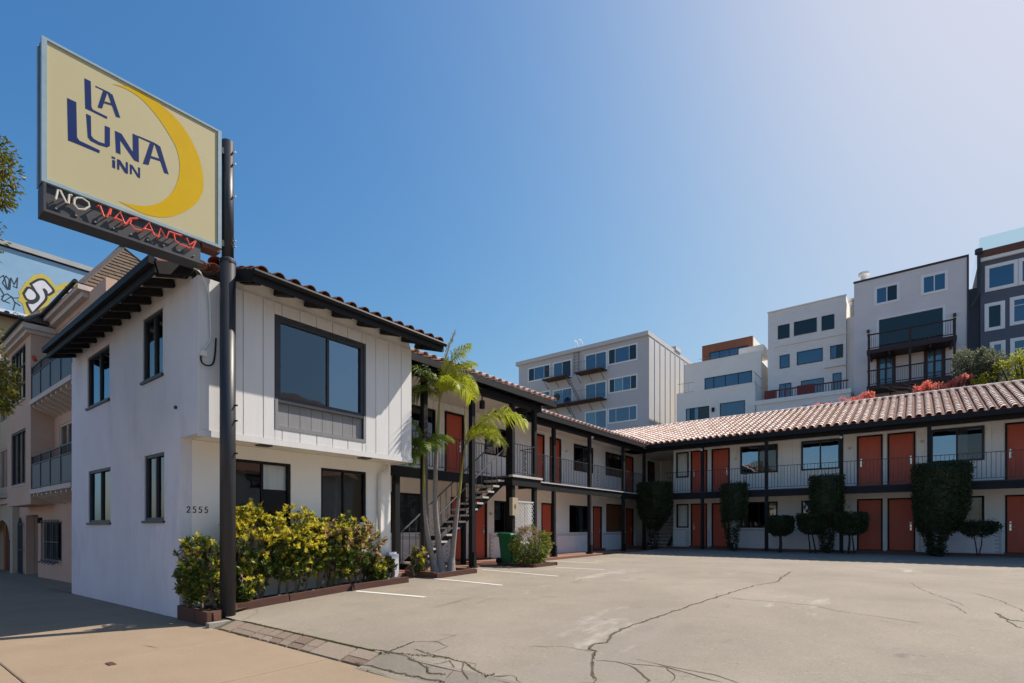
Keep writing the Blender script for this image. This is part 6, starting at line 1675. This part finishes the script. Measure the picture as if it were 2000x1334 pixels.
CREAM_C = clapboard("cream_siding", (.86, .80, .74), .2)
CH = thing("cream_sided_house", (-7, 50, GZ0), "cream sided house with six square windows and red terrace fence above the motel roof", "building", "houses on the hill behind the motel")
T48 = TF('y', 48, -1)
cw = [(-9.1, -8.23, 17.23, 18.37), (-7.91, -6.28, 17.26, 18.40), (-5.95, -5.08, 17.23, 18.38), (-8.97, -8.23, 14.77, 15.87), (-7.7, -5.87, 14.83, 15.90), (-5.36, -4.5, 14.85, 15.9), (-9.0, -8.1, 12.0, 13.5), (-7.4, -5.8, 12.0, 13.5), (-5.2, -4.6, 12.0, 13.7)]
b = MB(); wall(b, T48, -9.86, -4.3, GZ0, 19.65, .3, cw); wall(b, TF('x', -4.3, 1), 48.3, 56, GZ0, 19.65, .3); wall(b, TF('x', -9.86, -1), 48.3, 56, GZ0, 19.65, .3); b.box(-9.8, -4.4, 48.3, 56, 19.3, 19.4); b.build("wall", CREAM_C, CH)
for q, (a, c, z0, z1) in enumerate(cw): bgwin(CH, T48, a, c, z0, z1, (.5,) if q in (5, 6) else (), frame=TRIM_GREY, surround=0, panes=[GLASS_BG2] if q in (0, 1, 2) else ([GLASS_BG, GLASS_BG2] if q == 5 else None))
b = MB(); b.box(-9.4, -4.25, 47.9, 48, 16.62, 16.76); b.box(-9.9, -4.25, 47.93, 48.02, 19.6, 19.7); b.build("trim_band", CREAM_C, CH)
b = MB(); b.box(-9.4, -4.3, 47.72, 47.999, 13.6, 16.62) if False else b.box(-5.75, -4.3, 47.8, 47.998, 14.2, 14.3); b.build("ledge", CREAM_C, CH)
b = MB(); b.box(-10.1, -3.75, 45, 47.99, GZ0, 11.35); b.build("terrace_block", CREAM_C, CH)
b = MB(); b.box(-10.15, -3.7, 44.9, 47.99, 11.352, 11.68); b.build("terrace_edge", WHITE_H, CH)
bgwin(CH, TF('y', 45, -1), -9.1, -7.2, 10.0, 10.8, (.33, .66), n=.02); bgwin(CH, TF('y', 45, -1), -6.9, -6.2, 10.0, 10.9, (), n=.02); bgwin(CH, TF('y', 45, -1), -5.7, -4.4, 10.0, 10.9, (.5,), n=.02)
FENCE_R = mat("red_brown_fence", (.17, .035, .03), (.12, .028, .025), rough=.7, scale=3)
rf = MB(); rf.box(-9.7, -4.0, 46.2, 46.26, 12.55, 12.65); rf.box(-9.7, -4.0, 46.2, 46.26, 11.75, 11.83); fr = rf.build("terrace_fence", FENCE_R, CH)
for k in range(30):
    b = MB(); x = -9.65 + .19 * k; b.box(x, x + .05, 46.19, 46.23, 11.69, 12.62); b.build("picket", FENCE_R, fr)
b = MB(); b.box(-9.75, -8.9, 46.14, 46.18, 11.7, 12.65); b.box(-7.4, -6.2, 46.14, 46.18, 11.7, 12.7); b.build("solid_panel", FENCE_R, fr)

TAN_C = clapboard("taupe_siding", (.76, .69, .67), .2)
TH = thing("taupe_sided_house", (0, 50, GZ0), "tall taupe sided house with two dark brown balconies and white picture window", "building", "houses on the hill behind the motel")
tw = [(-2.30, -1.0, 17.70, 18.88), (.36, 1.62, 17.72, 18.92), (-2.15, 1.48, 14.3, 16.58), (-2.21, -1.19, 11.7, 13.9), (.48, 1.53, 11.7, 13.9)]
TT = TF('y', 46, -1)
b = MB(); wall(b, TT, -3.62, 2.72, GZ0, 19.6, .3, tw); wall(b, TF('x', 2.72, 1), 46.3, 58, GZ0, 19.6, .3); wall(b, TF('x', -3.62, -1), 46.3, 58, GZ0, 19.6, .3); b.box(-3.5, 2.6, 46.3, 58, 19.2, 19.3); b.build("wall", TAN_C, TH)
b = MB(); b.box(-3.66, 2.78, 45.95, 46.01, 19.58, 19.72); b.box(2.68, 2.78, 45.93, 46.3, GZ0, 19.58); b.build("edge_trim", TRIM_GREY, TH)
for q, (a, c, z0, z1) in enumerate(tw[:2]): bgwin(TH, TT, a, c, z0, z1, (.5,), surround=.1, fw=.07, panes=[GLASS_BG, GLASS_BG2] if q == 0 else None)
bgwin(TH, TT, -2.15, 1.48, 14.3, 16.58, (), surround=.1, fw=.04, frame=WHITE_TRIM, panes=[GLASS_BG2])
for a, c, z0, z1 in tw[3:]: bgwin(TH, TT, a, c, z0, z1, (.5,), frame=mat("dark_brown_frame", (.06, .03, .028), rough=.6), surround=.05, fw=.16, panes=[GLASS_BG3])
BROWN = mat("dark_brown_stain", (.045, .02, .018), (.03, .015, .014), rough=.6, scale=3)
b = MB(); b.box(-2.2, -1.15, 45.93, 46, 14.0, 14.05); b.build("lintel", BROWN, TH)
for zf in (14.05, 11.52):
    b = MB(); b.box(-2.75, 2.1, 44.35, 45.99, zf - .28, zf); bl = b.build("balcony", BROWN, TH)
    b = MB(); b.box(-2.7, 2.05, 44.38, 44.46, zf + 1.02, zf + 1.10); b.box(-2.72, -2.64, 44.4, 46, zf + 1.02, zf + 1.10); b.box(1.98, 2.06, 44.4, 46, zf + 1.02, zf + 1.10); b.box(-2.7, 2.05, 44.40, 44.44, zf + .08, zf + .14); rr = b.build("railing", BROWN, bl)
    for k in range(37): link(bpy.data.objects.new("baluster", BAL), rr, Matrix.Translation((-2.6 + .125 * k, 44.42, zf + .1)) @ Matrix.Diagonal((1.4, 1.4, .95, 1)))
    for k in range(5): b = MB(); b.prism([(-2.6 + 1.12 * k, 46, zf - .9), (-2.6 + 1.12 * k, 46, zf - .28), (-2.6 + 1.12 * k, 44.45, zf - .28)], (.1, 0, 0)) if False else b.box(-2.6 + 1.1 * k, -2.5 + 1.1 * k, 44.5, 45.98, zf - .46, zf - .282); b.build("joist", BROWN, bl)
for x in (-2.62, -.32, 1.98):
    b = MB(); b.box(x - .07, x + .07, 44.37, 44.51, GZ0, 15.2); b.build("post", BROWN, TH)
for x in (-2.75, 2.05):
    b = MB(); b.box(x - .08, x + .08, 45.8, 46, 15.75, 15.95); b.build("wall_light", TRIM_GREY, TH)
b = MB(); b.box(-3.5, -2.8, 47, 47.7, 19.6, 20.1); b.tube([(-3.1, 47.35, 20.1), (-3.1, 47.35, 20.55)], .22, 10); b.tube([(-3.1, 47.35, 20.5), (-3.1, 47.35, 20.6), (-3.1, 47.35, 20.75)], [.26, .38, .36], 10); b.build("chimney", WHITE_H, TH)
b = MB(); b.box(-4.28, -3.64, 48.4, 50, 8, 18.0); b.build("link_wall", WHITE_H, TH); b = MB(); b.tube([(-3.95, 48.6, 18.0), (-3.95, 48.6, 19.3)], .18, 10); b.tube([(-3.95, 48.6, 19.25), (-3.95, 48.6, 19.45)], [.28, .28], 10); b.build("flue", METAL, TH)

BLUE_C = clapboard("slate_blue_siding", (.115, .125, .155), .18)
HB = thing("slate_blue_house", (6, 50, GZ0), "dark slate blue shingled house with broad white window frames and glass roof balustrade", "building", "houses on the hill behind the motel")
bw = [(3.72, 5.0, 17.12, 18.52), (5.28, 6.7, 17.12, 18.52), (3.70, 4.38, 14.55, 16.05), (4.90, 6.4, 14.65, 16.15), (3.95, 4.4, 12.3, 13.5), (4.92, 6.4, 11.6, 13.52), (7.4, 9, 17.1, 18.5), (7.4, 9, 14.6, 16.1)]
b = MB(); wall(b, TT, 3.35, 11, GZ0, 19.0, .3, bw); wall(b, TF('x', 3.35, -1), 46.3, 58, GZ0, 19.6, .3); wall(b, TF('x', 11, 1), 46.3, 58, GZ0, 19, .3); wall(b, TF('y', 46.6, -1), 2.8, 3.35, GZ0, 17.6, .3); b.box(3.4, 10.9, 46.3, 58, 18.8, 18.9); b.build("wall", BLUE_C, HB)
for q, (a, c, z0, z1) in enumerate(bw): bgwin(HB, TT, a, c, z0, z1, (), surround=.15, fw=.06, panes=[GLASS_BG2] if q in (2,) else None, trans=(.72,) if q in (3, 5) else ())
b = MB(); b.box(3.3, 11, 45.85, 46, 19.0, 19.22); b.build("white_band", WHITE_TRIM, HB)
b = MB(); b.box(3.32, 11, 45.8, 46.2, 19.222, 19.68); b.build("brown_fascia", SILL, HB)
b = MB(); b.poly([(3.3, 45.9, 19.7), (11, 45.9, 19.7), (11, 45.9, 20.58), (3.3, 45.9, 20.58)]); b.poly([(3.3, 45.9, 19.7), (3.3, 52, 19.7), (3.3, 52, 20.58), (3.3, 45.9, 20.58)])
b.build("glass_balustrade", glass_mat("pale_green_glass", 1.5, (.70, .88, .86)), HB)
b = MB(); b.tube([(3.25, 45.75, 16.9), (3.25, 45.75, 19.55)], .09, 8); b.tube([(3.25, 45.75, 16.9), (2.85, 45.85, 16.1)], .08, 8); b.tube([(3.25, 45.75, 19.5), (3.25, 45.75, 19.8)], .2, 8); b.build("downpipe", TRIM_GREY, HB)

# planting on the bank above the motel roof
def bush(name, base, blobs, n, size, m_, label, cat="bush", trunk=True, group=None):
    t = thing(name, base, label, cat, group); A = MB(); s_ = MB()
    for c, r in blobs:
        c = Vector(c)
        for _ in range(int(n * r * r)):
            v = Vector((rnd.gauss(0, 1), rnd.gauss(0, 1), rnd.gauss(0, 1))).normalized(); p = c + v * r * (rnd.uniform(.55, 1.05) if rnd.random() < .85 else rnd.random())
            leaf(A, p, v + Vector((rnd.gauss(0, .6), rnd.gauss(0, .6), rnd.gauss(0, .6))), size * rnd.uniform(.7, 1.3), size * rnd.uniform(.4, .6))
        s_.tube([base, Vector(base).lerp(c, .6) + Vector((.1, 0, 0)), c], [.08, .05, .02], 6)
    A.build("foliage", m_, t); s_.build("stem", BARK_DARK, t)
    return t
HZ = 7.2
bl = []
for _ in range(30):
    a_ = rnd.random() * 6.28; q_ = rnd.random() ** .5; bl.append(((2.62 + .95 * q_ * math.cos(a_), rnd.uniform(36.0, 37.0), 9.95 + .95 * q_ * math.sin(a_)), rnd.uniform(.28, .45)))
bush("grey_green_tree", (2.6, 36.4, HZ), bl, 1500, .13, LEAF_GREY, "round grey green small tree rising over the right end of the motel roof", "tree")
bl = [((rnd.uniform(3.3, 6.2), rnd.uniform(35.4, 36.2), rnd.uniform(8.2, 9.9)), rnd.uniform(.25, .45)) for _ in range(24)] + [((2.5, 35.4, 8.9), .35), ((2.8, 35.4, 9.1), .3), ((4.0, 35.5, 10.0), .3)]
bush("lime_bush", (4.2, 35.6, 6.2), bl, 1300, .12, LEAF_LIME, "bright yellow green bush at the right edge above the motel roof")
for xs_, lab in (((-5.0, -1.9), "strip of coral red flowers showing over the roof ridge below the red fence"), ((-.2, 2.2), "heap of coral red flowers over the roof ridge left of the yellow green bush")):
    bl = [((rnd.uniform(*xs_), rnd.uniform(35.0, 35.8), 0), 0) for _ in range(26)]
    mid = sum(xs_) / 2
    bl = [((x, y, 8.68 + (.28 if xs_[0] > -1 else .0) + rnd.uniform(-.1, .22) + (.12 * (x - mid))), rnd.uniform(.12, .22)) for (x, y, _), _ in bl]
    bush("flowering_bush", (mid, 35.5, 6.0), bl, 2600, .10, RED_FLOWER, lab, "bush", group=None)
b = MB()
for k in range(7): b.tube([(1.2, 36, 8), (.9 - .25 * k, 35.8, 9 + .12 * (k % 3)), (.2 - .3 * k, 35.7, 9.3 + .1 * (k % 4))], [.03, .02, .005], 5)
tag(b.build("bare_branches", BARK_JADE), "bare pale twigs leaning left from the grey green tree over the roof", "twigs")

# the motel's neighbour on the far right, out of frame but mirrored in the big office window
NB = thing("neighbouring_block", (19, 18, .3), "low tile roofed block right of the lot, mirrored in the big office window", "building")
hs = [(y, y + 1.6, z, z + 1.2) for y in (7, 10.5, 14, 17.5, 21) for z in (1.5, 4.2)]
b = MB(); wall(b, TF('x', 16, -1), 5, 26, -.2, 5.6, .25, hs); wall(b, TF('y', 5, -1), 16.25, 23, -.2, 5.6, .25); wall(b, TF('y', 26, 1), 16.25, 23, -.2, 5.6, .25); b.build("wall", STUCCO_CREAM, NB)
for hh in hs: bgwin(NB, TF('x', 16, -1), *hh, (.5,), frame=TRIM, surround=0)
b = MB(); b.poly([(15.4, 4.6, 5.55), (15.4, 26.4, 5.55), (19.5, 26.4, 7.0), (19.5, 4.6, 7.0)]); b.poly([(19.5, 4.6, 7.0), (19.5, 26.4, 7.0), (23.6, 26.4, 5.55), (23.6, 4.6, 5.55)]); b.build("roof", TILE_RED, NB)

t = thing("tall_house_beside_lot", (28, 22, .3), "tall tan house with dark red roof right of the lot, mirrored in glass", "house")
hs = [(y, y + 1.8, z, z + 1.6) for y in (15.5, 19, 22.5, 26) for z in (1.5, 4.7, 7.9)]
b = MB(); wall(b, TF('x', 22, -1), 14, 30, -.2, 11, .3, hs); wall(b, TF('y', 14, -1), 22.3, 34, -.2, 11, .3); wall(b, TF('y', 30, 1), 22.3, 34, -.2, 11, .3); b.build("wall", CREAM_ST, t)
for hh in hs: bgwin(t, TF('x', 22, -1), *hh, (.5,))
b = MB(); b.poly([(21.5, 13.6, 11), (21.5, 30.4, 11), (28, 30.4, 14)  , (28, 13.6, 14)]); b.poly([(28, 13.6, 14), (28, 30.4, 14), (34.5, 30.4, 11), (34.5, 13.6, 11)]); b.poly([(21.5, 13.6, 11), (28, 13.6, 14), (34.5, 13.6, 11)]); b.build("roof", TILE_RED, t)

# houses over the street, seen only as reflections in the office windows
for q, (x0, x1, h, m_, lab) in enumerate([(-34, -24, 6.6, CREAM_ST, "cream house across the street mirrored in the office windows"), (-23.6, -15, 5.9, DOOR, "red house across the street mirrored in the office windows"), (-14.5, -4, 6.2, WHITE_H, "white house across the street mirrored in the office windows")]):
    t = thing("house_across_street", ((x0 + x1) / 2, -20, -.3), lab, "house", "houses across the street")
    T_ = TF('y', -17, 1); hs = [(x0 + 1 + 2.8 * k, x0 + 2.6 + 2.8 * k, z, z + 1.5) for k in range(3) for z in (.8, 3.6)]
    b = MB(); wall(b, T_, x0, x1, -.8, h, .3, hs); wall(b, TF('x', x0, -1), -25, -17.3, -.8, h, .3); wall(b, TF('x', x1, 1), -25, -17.3, -.8, h, .3); b.box(x0, x1, -25, -17.3, h - .3, h - .1); b.build("wall", m_, t)
    for hh in hs: bgwin(t, T_, *hh, (.5,))
    b = MB(); b.box(x0 - .1, x1 + .1, -17.3, -16.8, h, h + .25); b.build("cornice", WHITE_TRIM, t)
